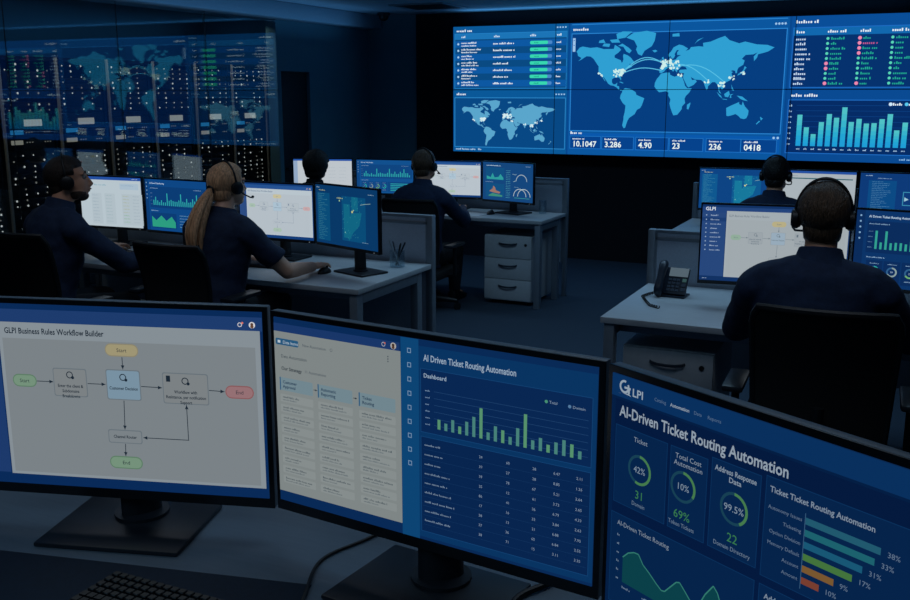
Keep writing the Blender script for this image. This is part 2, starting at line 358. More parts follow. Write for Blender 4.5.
# table and small map, left
g = vgfx()
g.rect(0.002, .004, .279, .497, '0a5898', 1); g.rect(.0055, .062, .276, .485, '0a4a82', 2); g.rect(.0055, .062, .276, .105, '1c74b6', 3)
g.frame(.0045, .058, .2765, .49, '2480c4', .005, 3)
g.rect(.002, .503, .279, .996, '0a5898', 1); g.rect(.0055, .565, .276, .955, '084884', 2); g.frame(.0045, .56, .2765, .96, '2a86c8', .006, 3)
g.words(.01, .036, .04, .02, WH, 4); g.words(.01, .533, .024, .02, WH, 4); g.words(.008, .975, .05, .014, 'b4d4ee', 4); g.words(.065, .975, .008, .014, 'b4d4ee', 4)
for b in (.03, .535):
    for k in range(4): g.rect(.252 + k * .0062, b - .005, .2555 + k * .0062, b + .005, '9cc8ec', 4)
dA = g.build('dashboard_window', t, -.0028, VZ)
g = vgfx()
for u, w in ((.022, .01), (.103, .014), (.19, .014), (.253, .01)): g.words(u, .084, w, .018, 'cfe4f4', 4, 1)
for k in range(7):
    v = .14 + k * .0515
    if k % 2 == 0: g.rect(.006, v - .025, .276, v + .026, '0d58a2', 3)
    g.disc(.014, v, .009, 'a8d0ee', 4, 8); g.words(.022, v - .009, rv.uniform(.025, .05), .014, WH, 4, 2); g.words(.022, v + .013, rv.uniform(.022, .045), .012, WH, 4, 2)
    g.words(.101, v, rv.uniform(.034, .055), .016, WH, 4, 2)
    g.rect(.19, v - .013, .242, v + .013, '4a86c8', 4, .01); g.rect(.19, v - .013, .232, v + .013, '38d8b0', 5, .01); g.words(.2, v, .012, .01, '128a78', 6, 1)
    g.words(.252, v, .011, .014, WH, 4, 1)
g.build('data_table', dA, 0, 0)
g = vgfx(); world_map(g, .022, .58, .252, .95, '5aa6cc', 4, 'd8eef0', None, .005); g.build('world_map', dA, 0, 0)
# big map, centre
g = vgfx()
g.rect(.283, .004, .738, .996, '0b569e', 1); g.rect(.287, .085, .734, .81, '063e80', 2); g.rect(.287, .83, .734, .955, '0a58ac', 2)
g.frame(.2862, .08, .7348, .815, '2a86d4', .006, 3); g.rect(.287, .012, .734, .018, '2a86d4', 3)
g.words(.29, .05, .035, .022, WH, 4)
for k in range(4): g.disc(.712 + k * .006, .05, .008, '9cc8ec', 4, 8)
g.rect(.2895, .115, .2955, .215, '9cc4ea', 4); g.rect(.291, .13, .294, .135, '0a58b0', 5); g.rect(.291, .165, .294, .17, '0a58b0', 5)
g.words(.289, .828, .028, .02, WH, 4)
for k in range(2): g.disc(.722 + k * .008, .84, .009, '9cc8ec', 4, 8)
dB = g.build('dashboard_window', t, -.0028, VZ)
g = vgfx(); world_map(g, .296, .072, .712, .80, '2f9fd2', 4, 'cdeeea', '58c0e4', .007); g.build('world_map', dB, 0, 0)
for u, n in ((.293, '10.1047'), (.3665, '3.286'), (.442, '4.90'), (.515, '23'), (.592, '236'), (.663, '0418')):
    g = vgfx(); g.rect(u - .0055, .852, u + .066, .95, '06428c', 3); g.frame(u - .0055, .852, u + .066, .95, '2276c4', .004, 4)
    g.words(u + .001, .873, .028, .013, WH, 5, 2); g.text(n, u + .001, .912, .042, 'eaf8f4', bold=True, l=5, sx=1.)
    g.build('number_tile', dB, 0, 0)
# table and bars, right
g = vgfx()
g.rect(.742, .004, .998, .497, '0a4e98', 1); g.rect(.746, .085, .998, .485, '06326e', 2); g.rect(.746, .085, .998, .135, '1268ae', 3)
g.frame(.7452, .08, .999, .49, '1f6cc4', .006, 3)
g.rect(.742, .503, .998, .996, '0a4a92', 1); g.rect(.746, .575, .998, .94, '062c66', 2); g.frame(.7452, .57, .999, .945, '1f6cc4', .006, 3)
g.words(.75, .042, .042, .022, WH, 4, 2); g.words(.75, .54, .05, .022, WH, 4, 3); g.words(.958, .97, .04, .014, '8cc0ec', 4)
for k in range(3): g.disc(.972 + k * .008, .54, .008, '9cc8ec', 4, 8)
dC = g.build('dashboard_window', t, -.0028, VZ)
g = vgfx()
for u, w in ((.752, .02), (.81, .036), (.869, .02), (.925, .03)): g.words(u, .11, w, .02, WH, 4, 2)
red = {(1, 5), (1, 6), (1, 9), (2, 0), (2, 1), (2, 2), (2, 3), (2, 9)}
for k in range(10):
    v = .158 + k * .0335
    g.words(.752, v, rv.uniform(.018, .03), .019, 'c4dcf4', 4, 2)
    for j, u in ((1, .811), (2, .869), (3, .927)):
        rd = (j, k) in red
        g.disc(u, v, .0125 if rd else .01, 'f08ab0' if rd else '58d8b8', 4, 8); g.words(u + .006, v, rv.uniform(.012, .028), .018, 'c05a90' if (j, k) == (2, 1) else '22a890', 4, 2)
g.build('data_table', dC, 0, 0)
g = vgfx()
hts = [.70, .42, .27, .54, .72, .64, .87, .55, .62, .52, .53, .62, .73, .38, .55]
for k in range(8): g.line([(.762, .61 + k * .037), (.995, .61 + k * .037)], .003, '0f4488', 3); g.words(.7485, .612 + k * .038, .005, .014, 'a8d0f0', 4, 1)
for k, h in enumerate(hts):
    u = .765 + k * .0138; v1 = .892
    for q in range(6):
        c = ['1f9ed6', '22a4d4', '2aacd0', '38b4cc', '46bcc8', '50c2c6'][q]; g.rect(u, v1 - h * .31 * (q + 1) / 6, u + .0095, v1 - h * .31 * q / 6, c, 5)
    g.words(u + .002, .912, .006, .012, 'a8d0f0', 4, 1)
g.disc(.934, .6, .012, 'cdeaff', 4); g.words(.938, .6, .016, .018, WH, 4, 2); g.disc(.962, .6, .012, '58c8f0', 4); g.words(.966, .6, .022, .018, WH, 4, 2)
for k in range(5): g.words(.978, .63 + k * .056, .01, .014, 'a8d0f0', 4, 1)
g.build('bar_chart', dC, 0, 0)

for u in (.25, .5, .75): MB().box((u - .5) * VW - .003, (u - .5) * VW + .003, -.008, -.0055, VZ - VH / 2, VZ + VH / 2).build('panel_seam', M_BLACK, t)
MB().box(-VW / 2, VW / 2, -.0085, -.0055, VZ - .003, VZ + .003).build('panel_seam', M_BLACK, t)
# ------------------------------------------------------------------ monitors
def monitor(label, X, Y, zc, yaw, w, h, draw, k, base=(.26, .2), margins=(.008, .009, .018), bg='10305c', zd=.74, group=None, nk=.034, bo=.09):
    t = thing('monitor', label, 'monitor', (X, Y, zd), yaw, group)
    c = zc - zd; s, tp, bt = margins
    front = nk > .04
    MB().box(-w / 2, w / 2, .0055, .026, c - h / 2, c + h / 2, .003).box(-w * .36, w * .36, .024, .05, c - h * .32, c + h * .34, .012).build('housing', M_SHELL if front else M_BEZEL, t)
    MB().box(-w / 2, w / 2, .001, .0055, c - h / 2, c + h / 2, .001).build('bezel', M_BEZEL, t)
    sw, sh = w - 2 * s, h - tp - bt; sc = c + h / 2 - tp - sh / 2
    scr = MB().box(-sw / 2, sw / 2, -.0005, .003, sc - sh / 2, sc + sh / 2).build('screen', emat(bg, k, True), t)
    g = Gfx(sw, sh, k); draw(g); g.build('interface', scr, -.0011, sc)
    bw, bd = base
    ny = max(.075, bo)
    MB().tube([(0, ny, .012), (0, ny - .005, c - h * .3), (0, .05, c)], [nk, nk * .95, nk * .9], 16, flat=.55).build('stand_neck', M_BASE, t)
    MB().box(-bw / 2, bw / 2, -bd / 2 + bo, bd / 2 + bo, 0, .012, .005).cyl((0, ny, .011), (0, ny, .02), nk * 1.3).build('stand_base', M_BASE, t)
    if nk < .04: MB().box(w * .42, w * .42 + .005, .0, .004, c - h / 2 + bt * .3, c - h / 2 + bt * .3 + .003).build('power_light', emat('c8d8e8', .5), t)
    return t

def workflow(pal, side, full=True):
    soft = side == 'a'
    hd, hd2, pg, cv, sb, gr, ye, bl, rd, bx, tx, ln = pal
    def d(g):
        p0 = .10 if full else .17; X = (lambda x: x) if full else (lambda x: .529 + (x - .524) * .832)
        g.rect(0, 0, 1, 1, hd2, 1); g.rect(0, .028, 1, .10, hd, 2)
        g.rect(0, .10, p0 - .004, .94, sb, 2); g.rect(p0, .098 if full else .075, .992, .945, pg, 2.5)
        g.rect(p0 + .012, .185, .975, .93, cv, 3)
        if full:
            g.text('GLPI Business Rules Workflow Builder', .121, .143, .031, tx, bold=True, l=4, sx=.80)
            g.ring(.928, .068, .012, .004, 'd0d0d4', l=4); g.disc(.937, .058, .006, 'e07868', 5, 8)
            g.disc(.968, .068, .017, 'd8d8dc', 4); g.disc(.968, .064, .008, '5a3c30', 5); g.disc(.968, .075, .009, '6a4a3a', 5)
        else:
            g.text('GLPI', .022, .05, .045, 'dfe6ec', bold=True, l=4); g.text('GLPI Business Rules Workflow Builder', .185, .135, .028, '6a7480', l=4, sx=.8)
            for k in range(9): g.disc(.03, .135 + k * .057, .009, '90a6c4', 4, 8); g.words(.06, .135 + k * .057, .05 + .025 * ((k * 7) % 3) / 2, .018, '9cb0cc', 4, 2)
            g.rect(.0, .165, .165, .215, '1c3c70', 3); g.words(.02, .97, .03, .012, 'a0b4d0', 4, 1)
        a = g.w / g.h
        def pill(x, y, w, c, t, e):
            x = X(x); e = e if full and soft else c; w = w if full else w * .84
            g.rect(x - w / 2, y - .035, x + w / 2, y + .035, e, 4, .034); g.rect(x - w / 2 + .0035, y - .029, x + w / 2 - .0035, y + .029, c, 5, .028); g.text(t, x, y, .02, tx, 'c', l=6)
        def bxx(x, y, w, h, c, ls, ic=True):
            x = X(x); w = w if full else w * .84
            g.rect(x - w / 2, y - h / 2, x + w / 2, y + h / 2, ln, 4, .012); g.rect(x - w / 2 + .003, y - h / 2 + .005, x + w / 2 - .003, y + h / 2 - .005, c, 5, .01)
            if ic:
                g.ring(x, y - .042, .019, .005, tx, l=6); g.disc(x + .01, y - .028, .009, tx, 6, 8)
            for i, s_ in enumerate(ls): g.text(s_, x, y + (.018 if ic else 0) + i * .028, .0165, tx, 'c', bold=True, l=6, sx=.85)
        pill(.526, .227, .115, ye, 'Start', '8e8872'); pill(.178, .415, .085, gr, 'Start', '5f8068'); pill(.917, .425, .095, rd, 'End', '8e5c5e'); pill(.514, .845, .115, gr, 'End', '5f8068')
        bxx(.339, .415, .118, .155, bx, ['Enter the client &', 'Subdomains', 'Breakdowns']); bxx(.524, .415, .118, .165, bl, ['Customer Decision'])
        bxx(.736, .42, .155, .168, bx, ['Workflow with', 'Resistance, per notification', 'Support']); g.rect(X(.672), .352, X(.686), .385, tx, 6)
        bxx(.517, .70, .118, .075, cv, ['Channel Router'], False)
        for A_ in ([(.221, .415), (.279, .415)], [(.40, .416), (.462, .416)], [(.585, .418), (.656, .42)], [(.815, .422), (.867, .425)], [(.526, .264), (.526, .33)], [(.522, .50), (.518, .66)], [(.516, .74), (.514, .808)], [(.736, .70), (.736, .508)], [(.738, .70), (.58, .70)]):
            g.arrow([(X(a), b) for a, b in A_], tx, l=5)
    return d
PF = ('1f3e72', '0a2c5c', '8a949b', '7f878c', '1e3c70', '78967f', 'a39a78', '7c96a8', '9a7478', '808689', '1c2a38', '69747c')
PM = ('24508e', '123a74', 'b4c0c8', 'b0bac2', '2b4a80', 'a2baaa', 'c2ba96', 'a6bccb', 'c2a2a4', 'aeb8bf', '74849a', 'a2aeb8')
PR = ('23447c', '123263', 'a2acb2', 'a0a9ae', '27477c', '90ac9a', 'b6ac84', '96aaba', 'b49092', '9ba4aa', '66747f', '929ca4')

def dash_small(title, bgc='0e4684', pnl='0c3c74', teal='2fa8a8', gre='2c9c80', ring=True, k2=.0):
    def d(g):
        g.rect(0, 0, 1, 1, bgc, 1); g.rect(0, 0, .055, 1, pnl, 2)
        for k in range(5): g.disc(.028, .07 + k * .075, .013, '7fa8cc', 3, 8)
        g.text(title, .08, .075, .03, 'b8d0e4', bold=True, l=3, sx=.88); g.rect(.075, .135, .985, .55, pnl, 2)
        g.words(.085, .17, .13, .016, '8cb0d0', 3, 2); g.words(.8, .17, .12, .014, '8cb0d0', 3, 2)
        r2 = random.Random(title)
        for k in range(4): g.words(.085, .27 + k * .07, .03, .01, '6c94bc', 3, 1)
        for k in range(26):
            h = r2.choice([.06, .09, .12, .16, .1, .24]) ; g.rect(.13 + k * .032, .5 - h, .145 + k * .032, .5, teal, 3)
        g.words(.085, .61, .12, .016, '8cb0d0', 3, 2)
        if ring:
            for i, x in enumerate((.14, .255, .37, .49)):
                g.rect(x - .055, .65, x + .052, .95, pnl, 2); g.words(x - .03, .69, .06, .012, '8cb0d0', 3, 2)
                g.ring(x, .79, .065, .02, '2f5f8c', l=3); g.ring(x, .79, .065, .02, ['2fb0a8', '8aa0a0', '70b070', '2fb0a8'][i], 0, 240, 4); g.text(['60', '99', '22', '10'][i], x, .79, .024, 'a8c4dc', 'c', l=4); g.words(x - .03, .9, .06, .012, '8cb0d0', 3, 2)
            g.rect(.55, .65, .98, .95, pnl, 2)
            for k in range(5): g.rect(.6, .7 + k * .05, .6 + .06 * (6 - k), .72 + k * .05, teal, 3)
        else:
            g.rect(.08, .65, .5, .95, pnl, 2)
            g.poly([(.09, .93), (.09, .72), (.16, .80), (.25, .70), (.33, .80), (.42, .71), (.48, .82), (.48, .93)], gre, 3)
            for k in range(5): g.words(.55, .68 + k * .055, .35 - .04 * (k % 3), .014, '7cb0c8', 3, 3)
    return d
def city_map(bgc, lo, hi):
    def d(g):
        g.rect(0, 0, 1, 1, bgc, 1); r2 = random.Random(9)
        g.words(.02, .04, .06, .016, 'a8c8e0', 3, 1); g.words(.06, .085, .11, .02, 'c8d0a0', 3, 2); g.words(.86, .085, .09, .014, 'a8c8d8', 3, 2)
        g.rect(.03, .13, .24, .95, lo, 2)
        for k in range(26): g.words(.05, .15 + k * .031, r2.uniform(.05, .17), .01, '4a9cb0', 3, 3)
        g.rect(.44, .15, .82, .9, lo, 2); g.rect(.60, .15, .70, .38, hi, 3); g.rect(.47, .28, .57, .85, hi, 3)
        g.poly([(.6, .42), (.76, .4), (.72, .62), (.62, .75), (.55, .9), (.5, .62)], hi, 3)
        for k in range(40): g.disc(r2.uniform(.44, .8), r2.uniform(.16, .85), .006, '48b0b8', 4, 6)
        g.words(.36, .19, .1, .022, 'c8dca0', 4, 2); g.disc(.405, .235, .016, 'b0d8a0', 4); g.disc(.61, .40, .02, 'd8e090', 5); g.disc(.63, .375, .012, 'c8e0b0', 5)
        g.line([(.74, .27), (.80, .25), (.9, .23)], .008, '9cc0b8', 4); g.words(.76, .89, .1, .01, 'a8c8d8', 3, 2); g.disc(.49, .76, .012, '88c8b8', 4)
    return d
def tables_white(g):
    g.rect(0, 0, 1, 1, '2450a0', 1); g.rect(0, .06, 1, 1, 'b6c4cc', 2); g.words(.86, .03, .1, .016, 'c8d8ec', 3, 3)
    g.words(.24, .16, .2, .03, '7fa8b8', 3, 3); g.rect(.66, .12, .96, .24, 'a8bccc', 3); g.words(.68, .16, .2, .02, '88a4bc', 4, 2)
    for c, u in enumerate((.2, .42, .7, .86)):
        g.rect(u - .02, .33, u + .15, .95, 'b0bec6', 3)
        for k in range(9): g.words(u, .37 + k * .065, .1, .022, ['98aab8', '98b0b8', 'a8b098', '9cacb8'][c] if not (c == 2 and k > 5) else '88b498', 4, 2)
def plain_white(g):
    g.rect(0, 0, 1, 1, '2250a0', 1); g.rect(0, .05, 1, 1, 'b9c0c6', 2); g.rect(0, .05, .07, 1, '8ea4c0', 3)
    for k in range(5):
        for j in range(3): g.words(.42 + j * .18, .25 + k * .1, .12, .02, 'a4aeb8', 3, 2)
def header_white(g):
    g.rect(0, 0, 1, 1, '2250a0', 1); g.rect(0, .06, 1, 1, 'a9b3ba', 2); g.rect(.0, .17, .96, .195, '1e5c68', 3); g.words(.05, .12, .2, .02, '8494a0', 3, 2)
def code_blue(g):
    g.rect(0, 0, 1, 1, '0e3a78', 1); r2 = random.Random(21)
    g.words(.06, .06, .08, .02, 'a8c8e0', 3, 2); g.words(.2, .12, .16, .018, '8cb0d0', 3, 2); g.rect(.1, .17, .42, .95, '0c4a84', 2)
    for k in range(18): g.words(.14, .2 + k * .042, r2.uniform(.1, .25), .014, '5a94bc', 3, 3)
    g.frame(.5, .42, .78, .75, '3a90b0', .02, 3); g.poly([(.52, .55), (.57, .6), (.52, .65)], '9cc8d8', 4); g.poly([(.76, .55), (.71, .6), (.76, .65)], '9cc8d8', 4)
    g.rect(.84, .17, .99, .95, '10588c', 2)
    for k in range(16): g.words(.86, .2 + k * .046, r2.uniform(.05, .12), .014, '58b0b8', 3, 2)
def arcs_blue(g):
    g.rect(0, 0, 1, 1, '15467c', 1); g.words(.07, .085, .3, .028, 'c0d8e4', 3, 3); g.words(.86, .07, .1, .016, 'a8c8e0', 3, 3)
    g.rect(.06, .14, .44, .47, '124f80', 2); g.poly([(.08, .45), (.08, .36), (.16, .4), (.2, .28), (.24, .4), (.32, .38), (.36, .3), (.42, .4), (.42, .45)], '2e9c9c', 3)
    g.words(.05, .52, .16, .018, '8cb0d0', 3, 2); g.rect(.06, .56, .44, .92, '124f80', 2)
    g.poly([(.13, .77), (.2, .70), (.22, .62), (.25, .66), (.27, .74), (.36, .78), (.34, .82), (.22, .80)], '9c7468', 3); g.poly([(.12, .88), (.2, .82), (.4, .86), (.4, .9), (.12, .9)], '3f8c78', 3)
    for k in range(16): g.words(.47, .2 + k * .047, .09, .014, '58b0b8', 3, 2)
    def arc(x, y, r, c): g.line([(x + r * math.cos(R(a)) * .62, y - r * math.sin(R(a))) for a in range(0, 181, 20)], .018, c, 3)
    g.line([(.6, .28), (.66, .3), (.68, .28)], .012, '88a8b8', 3); arc(.78, .46, .17, 'a8bcc4'); g.line([(.68, .45), (.62, .48)], .016, '88a8b8', 3)
    arc(.75, .86, .2, 'b4c4c8'); arc(.83, .86, .2, 'b4c4c8'); g.words(.64, .62, .08, .014, '88b0c0', 3, 2); g.line([(.64, .9), (.94, .9)], .012, '3f9c98', 3)

# foreground screens
def front_mid(g):
    g.rect(0, 0, 1, 1, '0b2f60', 1); g.rect(0, .03, .437, .072, '1d3d74', 2); g.rect(0, .072, .44, .945, '8c9494', 2)
    for k in range(0): pass
    g.rect(.006, .108, .09, .142, '2a6088', 3, .008); g.text('Data Items', .033, .125, .016, 'c8d8e4', l=4); g.rect(.014, .118, .024, .132, 'c8d8e4', 4)
    g.text('New Automation', .105, .125, .015, '4a5660', l=4); g.ring(.208, .125, .008, .002, '4a5660', l=4)
    g.text('Data Automation', .024, .2, .017, '3a4650', l=4); g.text('Our Strategy', .024, .265, .018, '2a3640', bold=True, l=4); g.text('11 Automations', .11, .262, .015, '4a5660', l=4)
    for k in range(3): g.disc(.4, .108 + k * .012, .004, '4a5660', 4, 6)
    L = [['Customer', 'Approval'], ['Automatic', 'Reporting'], ['Ticket', 'Routing']]
    for c, u in enumerate((.016, .156, .3)):
        g.rect(u, .315, u + .122, .385, '7c949e', 3, .006); g.rect(u, .315, u + .004, .385, '2a6088', 4)
        for i, s_ in enumerate(L[c]): g.text(s_, u + .012, .338 + i * .024, .016, '24405a', bold=True, l=5)
        if c < 2: g.arrow([(u + .125, .35), (u + .138, .35)], '2a3640', .003, .012, 4)
        for k in range(9):
            v = .405 + k * .056; g.rect(u, v, u + .122, v + .042, '949c9c', 3, .006); g.words(u + .01, v + .014, .06 + .02 * ((c + k) % 3), .011, '5a666c', 4, 3); g.words(u + .01, v + .029, .05 + .02 * ((c * 2 + k) % 3), .009, '6a767c', 4, 3)
    g.ring(.386, .05, .011, .003, 'b8bcc4', l=4); g.disc(.391, .043, .005, 'd07060', 5, 8); g.disc(.418, .051, .017, 'b8b4b0', 4); g.disc(.418, .047, .008, '4a3428', 5); g.disc(.418, .058, .008, '5a3c30', 5)
    g.rect(.4405, .0, .497, 1, '0f4c80', 2); g.rect(.497, .03, 1, .985, '0b3a6c', 2)
    for k in range(9):
        v = .06 + k * .07; g.frame(.462, v - .012, .474, v + .012, '7c9cbc', .004, 4)
    g.text('AI Driven Ticket Routing Automation', .513, .083, .031, '9fb6cc', bold=True, l=4, sx=.72)
    g.rect(.503, .135, .99, .45, '0b2c5c', 3); g.frame(.503, .135, .99, .45, '164a80', .003, 4); g.text('Dashboard', .513, .168, .02, '9fb6cc', bold=True, l=5)
    for k in range(6): g.line([(.545, .24 + k * .033), (.98, .24 + k * .033)], .0015, '2a5484', 4); g.words(.518, .24 + k * .033, .014, .008, '7c9cbc', 5, 1)
    hs = [.04, .03, .05, .03, .055, .08, .12, .03, .06, .05, .03, .07, .13, .035, .05, .03, .045, .06, .05, .03]
    for k, h in enumerate(hs): g.rect(.556 + k * .021, .42 - h * 1.2, .565 + k * .021, .42, '4f8f86' if k % 3 else '5fa078', 5)
    g.disc(.868, .188, .008, '4fa080', 5, 8); g.text('Total', .876, .188, .013, '8fa8c0', l=5); g.disc(.93, .192, .008, '5c88b0', 5, 8); g.text('Domain', .938, .192, .013, '8fa8c0', l=5)
    g.rect(.503, .47, .99, .955, '0a2a58', 3); g.frame(.503, .47, .99, .955, '164a80', .003, 4)
    r2 = random.Random(31)
    for k in range(9):
        v = .51 + k * .048; g.words(.515, v, r2.uniform(.05, .1), .01, '7c94ac', 5, 3); g.line([(.51, v + .023), (.985, v + .023)], .001, '1c4474', 4)
        for u in (.686, .765, .839, .9, .96): g.text(str(r2.randint(10, 99)) if u < .89 else '%.2f' % r2.uniform(1, 9), u, v, .013, '8fa4ba', 'c', l=5)
def front_right(g):
    g.rect(0, 0, 1, 1, '06244e', 1); g.rect(0, 0, 1, .09, '0c386c', 2); g.rect(.012, .1, 1, 1, '061f48', 2)
    # logo: open letter swirl then LPI
    g.ring(.037, .042, .027, .009, 'a4b6c6', -300, 20, 4); g.rect(.037, .04, .055, .049, 'a4b6c6', 4); g.rect(.0475, .04, .053, .066, 'a4b6c6', 4); g.poly([(.018, .074), (.05, .066), (.058, .074), (.035, .07)], 'a4b6c6', 4)
    g.text('LPI', .06, .054, .032, 'a4b6c6', bold=True, l=4, sx=1.05)
    for s_, u, c in (('Catalog', .122, '5f7c9c'), ('Automation', .165, 'a4b6c6'), ('Data', .226, '5f7c9c'), ('Reports', .26, '5f7c9c')): g.text(s_, u, .05, .0135, c, l=4, bold=c[0] == 'a')
    g.text('AI-Driven Ticket Routing Automation', .026, .143, .044, 'a2b2c2', bold=True, l=4, sx=.82)
    def card(u0, v0, u1, v1): g.rect(u0, v0, u1, v1, '082a56', 3); g.frame(u0, v0, u1, v1, '0e3868', .003, 4)
    card(.016, .205, .164, .535); card(.172, .205, .268, .535); card(.277, .19, .392, .535); card(.402, .18, .72, .55)
    g.text('Ticket', .09, .24, .02, '92a4b6', 'c', l=5)
    g.text('Total Cost', .219, .236, .02, '92a4b6', 'c', l=5); g.text('Automation', .219, .263, .02, '92a4b6', 'c', l=5)
    g.text('Address Response', .334, .222, .02, '92a4b6', 'c', True, l=5, sx=.85); g.text('Data', .334, .25, .02, '92a4b6', 'c', True, l=5)
    for u, v, tx, a1, n, lb in ((.09, .36, '42%', 200, '31', 'Domain'), (.209, .352, '10%', 120, '69%', 'Token Tickets'), (.335, .352, '99.5%', 150, '22', 'Domain Directory')):
        g.ring(u, v, .062, .011, '1c4a60', l=5); g.ring(u, v, .062, .011, '4f8c58', 0, a1, 6); g.text(tx, u, v, .026, '8ea4b8', 'c', l=6); g.text(n, u, .464, .034, '3f8a56', 'c', l=6); g.text(lb, u, .505, .017, '7890a8', 'c', l=6, sx=.9)
    g.text('Ticket Ticket Routing Automation', .412, .222, .021, '8c9eb2', bold=True, l=5, sx=.93)
    g.line([(.488, .26), (.488, .53)], .003, '3c6488', 5)
    for k, (u1, c, p, lb) in enumerate(((.631, '27667e', '38%', 'Autonomy Issues'), (.622, '22707e', '33%', 'Ticketing'), (.602, '1d6486', '31%', 'Option Division'), (.585, '4d8446', '17%', 'Memory Default'), (.552, '8a6438', '9%', 'Account'), (.525, '8a4838', '10%', 'Amount'))):
        v = .286 + k * .0425; g.rect(.489, v - .012, u1, v + .012, c, 5); g.text(p, u1 + .012, v, .018, '6c84a0', l=6); g.text(lb, .482, v, .0135, '6c84a0', 'r', l=6)
    card(.012, .58, .392, .98); g.text('AI-Driven Ticket Routing', .032, .617, .02, '92a4b6', l=5, sx=.95)
    for k in range(6): g.words(.033, .67 + k * .038, .008, .01, '7890a8', 5, 1)
    P_ = [(.052, .758), (.068, .728), (.085, .713), (.098, .711), (.112, .745), (.13, .765), (.15, .792), (.166, .81), (.175, .807), (.19, .775), (.205, .743), (.214, .737), (.228, .76), (.245, .79), (.262, .80), (.28, .73), (.299, .68), (.31, .70), (.335, .80), (.36, .76), (.38, .78)]
    g.poly(P_ + [(.38, .872), (.052, .868)], '0e4a54', 5); g.line(P_, .005, '3a8a7c', 6)
    for k in range(6): g.words(.052 + k * .06, .89, .024, .01, '7890a8', 5, 2)
    card(.402, .58, .72, .98); g.text('Address', .415, .618, .02, '8c9eb2', bold=True, l=5)
    for k in range(8): g.words(.415, .67 + k * .035, .2 - .03 * (k % 3), .011, '4c6c90', 5, 4)
    card(.73, .18, .985, .98)

FM = (.012, .012, .025)
GF = 'monitors on the foreground desk'
monitor('large front monitor at left showing a pale workflow diagram', -1.615, 1.601, 1.059, .289, .735, .478, workflow(PF, 'a'), .92, (.35, .27), FM, group=GF, nk=.05, bo=.02)
monitor('large front monitor in the middle, half white list, half blue dashboard', -.837, 1.618, 1.076, -.11, .775, .455, front_mid, .8, (.35, .27), FM, group=GF, nk=.05, bo=.02)
monitor('large front monitor at right with rings, coloured bars and big heading', -.079, 1.304, 1.097, -.522, .8, .45, front_right, .74, (.35, .27), FM, group=GF, nk=.05, bo=.02)
GB = 'monitors on the staff desks'
monitor('white table monitor in front of the bearded man', -4.889, 4.919, 1.035, .06, .53, .362, tables_white, 1., group=GB)
monitor('blue chart monitor between the bearded man and the blonde woman', -4.25, 4.83, 1.045, -.065, .545, .358, dash_small('AI Driven Ticket Routing', ring=False), 1., group=GB)
monitor('white flowchart monitor in front of the blonde woman', -3.532, 4.908, 1.043, .003, .56, .363, workflow(PM, 'b'), 1.05, group=GB)
monitor('blue map monitor beside the pen cup, angled towards the woman', -2.878, 4.664, 1.069, -.344, .566, .364, city_map('0b3f72', '0c5484', '147090'), .8, group=GB, bo=.1)
monitor('white monitor in front of the far silhouetted worker', -4.995, 7.703, .998, .35, .57, .335, plain_white, 1.05, group=GB)
monitor('blue chart monitor left of the middle man', -4.361, 7.757, 1.007, .159, .564, .328, dash_small('AI Driven Ticket Routing', '12508e', '104580'), 1., group=GB)
monitor('white flowchart monitor in front of the middle man', -3.687, 7.756, 1.011, .151, .561, .337, workflow(PM, 'c'), 1.1, group=GB)
monitor('blue monitor with white curves, right end of middle desk', -3.119, 7.682, 1.012, -.272, .553, .351, arcs_blue, 1., group=GB)
monitor('flowchart monitor with dark blue side menu beside the desk telephone', -.563, 4.741, 1.05, .151, .682, .394, workflow(PR, 'd', False), 1., (.28, .2), group=GB)
monitor('blue chart monitor cut by the right picture edge, on telephone desk', .122, 4.895, 1.035, -.153, .70, .388, dash_small('AI Driven Ticket Routing Automation', '0c3468', '0b2c5c', '32a090'), 1., (.28, .2), group=GB)
monitor('blue map monitor left of the far right worker', -1.217, 7.713, 1.026, .095, .577, .335, city_map('0e4484', '0f5890', '17789c'), 1., group=GB)
monitor('white monitor with dark line in front of far right worker', -.641, 7.791, 1.025, .012, .561, .335, header_white, 1., group=GB)
monitor('blue text monitor at the far right edge of back desk', -.043, 7.789, 1.025, .003, .607, .335, code_blue, 1., group=GB)

# ------------------------------------------------------------------ desks
def desk(label, x0, x1, y0, y1, name='desk'):
    t = thing(name, label, 'desk', ((x0 + x1) / 2, (y0 + y1) / 2, 0))
    w, d = (x1 - x0) / 2, (y1 - y0) / 2
    MB().box(-w, w, -d, d, .71, .74, .004).build('desktop', M_DESK, t)
    for sx in (-1, 1):
        for y in (-d + .012, d - .16):
            xa = sx * (w - .015) if sx < 0 else sx * (w - .015) - .05
            MB().box(xa, xa + .05, y, y + .06, 0, .71, .004).build('leg', M_STEEL, t)
        xa = -w + .015 if sx < 0 else w - .065
        MB().box(xa, xa + .05, -d + .072, d - .16, .65, .709, .004).build('end_beam', M_STEEL, t)
    MB().box(-w + .07, w - .07, -d + .1, -d + .13, .655, .709, .003).build('front_beam', M_STEEL, t)
    return t
def divider(label, x0, x1, y, ztop=1.035):
    t = thing('desk_divider', label, 'divider', ((x0 + x1) / 2, y, 0))
    w = (x1 - x0) / 2
    for xa in (-w, w - .035): MB().box(xa, xa + .035, -.025, .025, 0, ztop, .004).build('post', M_STEEL, t)
    MB().box(-w + .035, w - .035, -.02, .02, ztop - .018, ztop, .003).box(-w + .035, w - .035, -.017, .017, ztop - .06, ztop - .04, .003).build('top_rail', M_STEEL, t)
    MB().box(-w + .05, w - .05, -.012, .012, .3, ztop - .018).build('panel', M_PANEL, t)
    for xa in (-w + .035, w - .05): MB().box(xa, xa + .015, -.017, .017, .3, ztop - .018).build('side_rail', M_STEEL, t)
    return t
desk('pale desk of the bearded man, beside the glass wall', -5.38, -3.985, 4.32, 5.19)
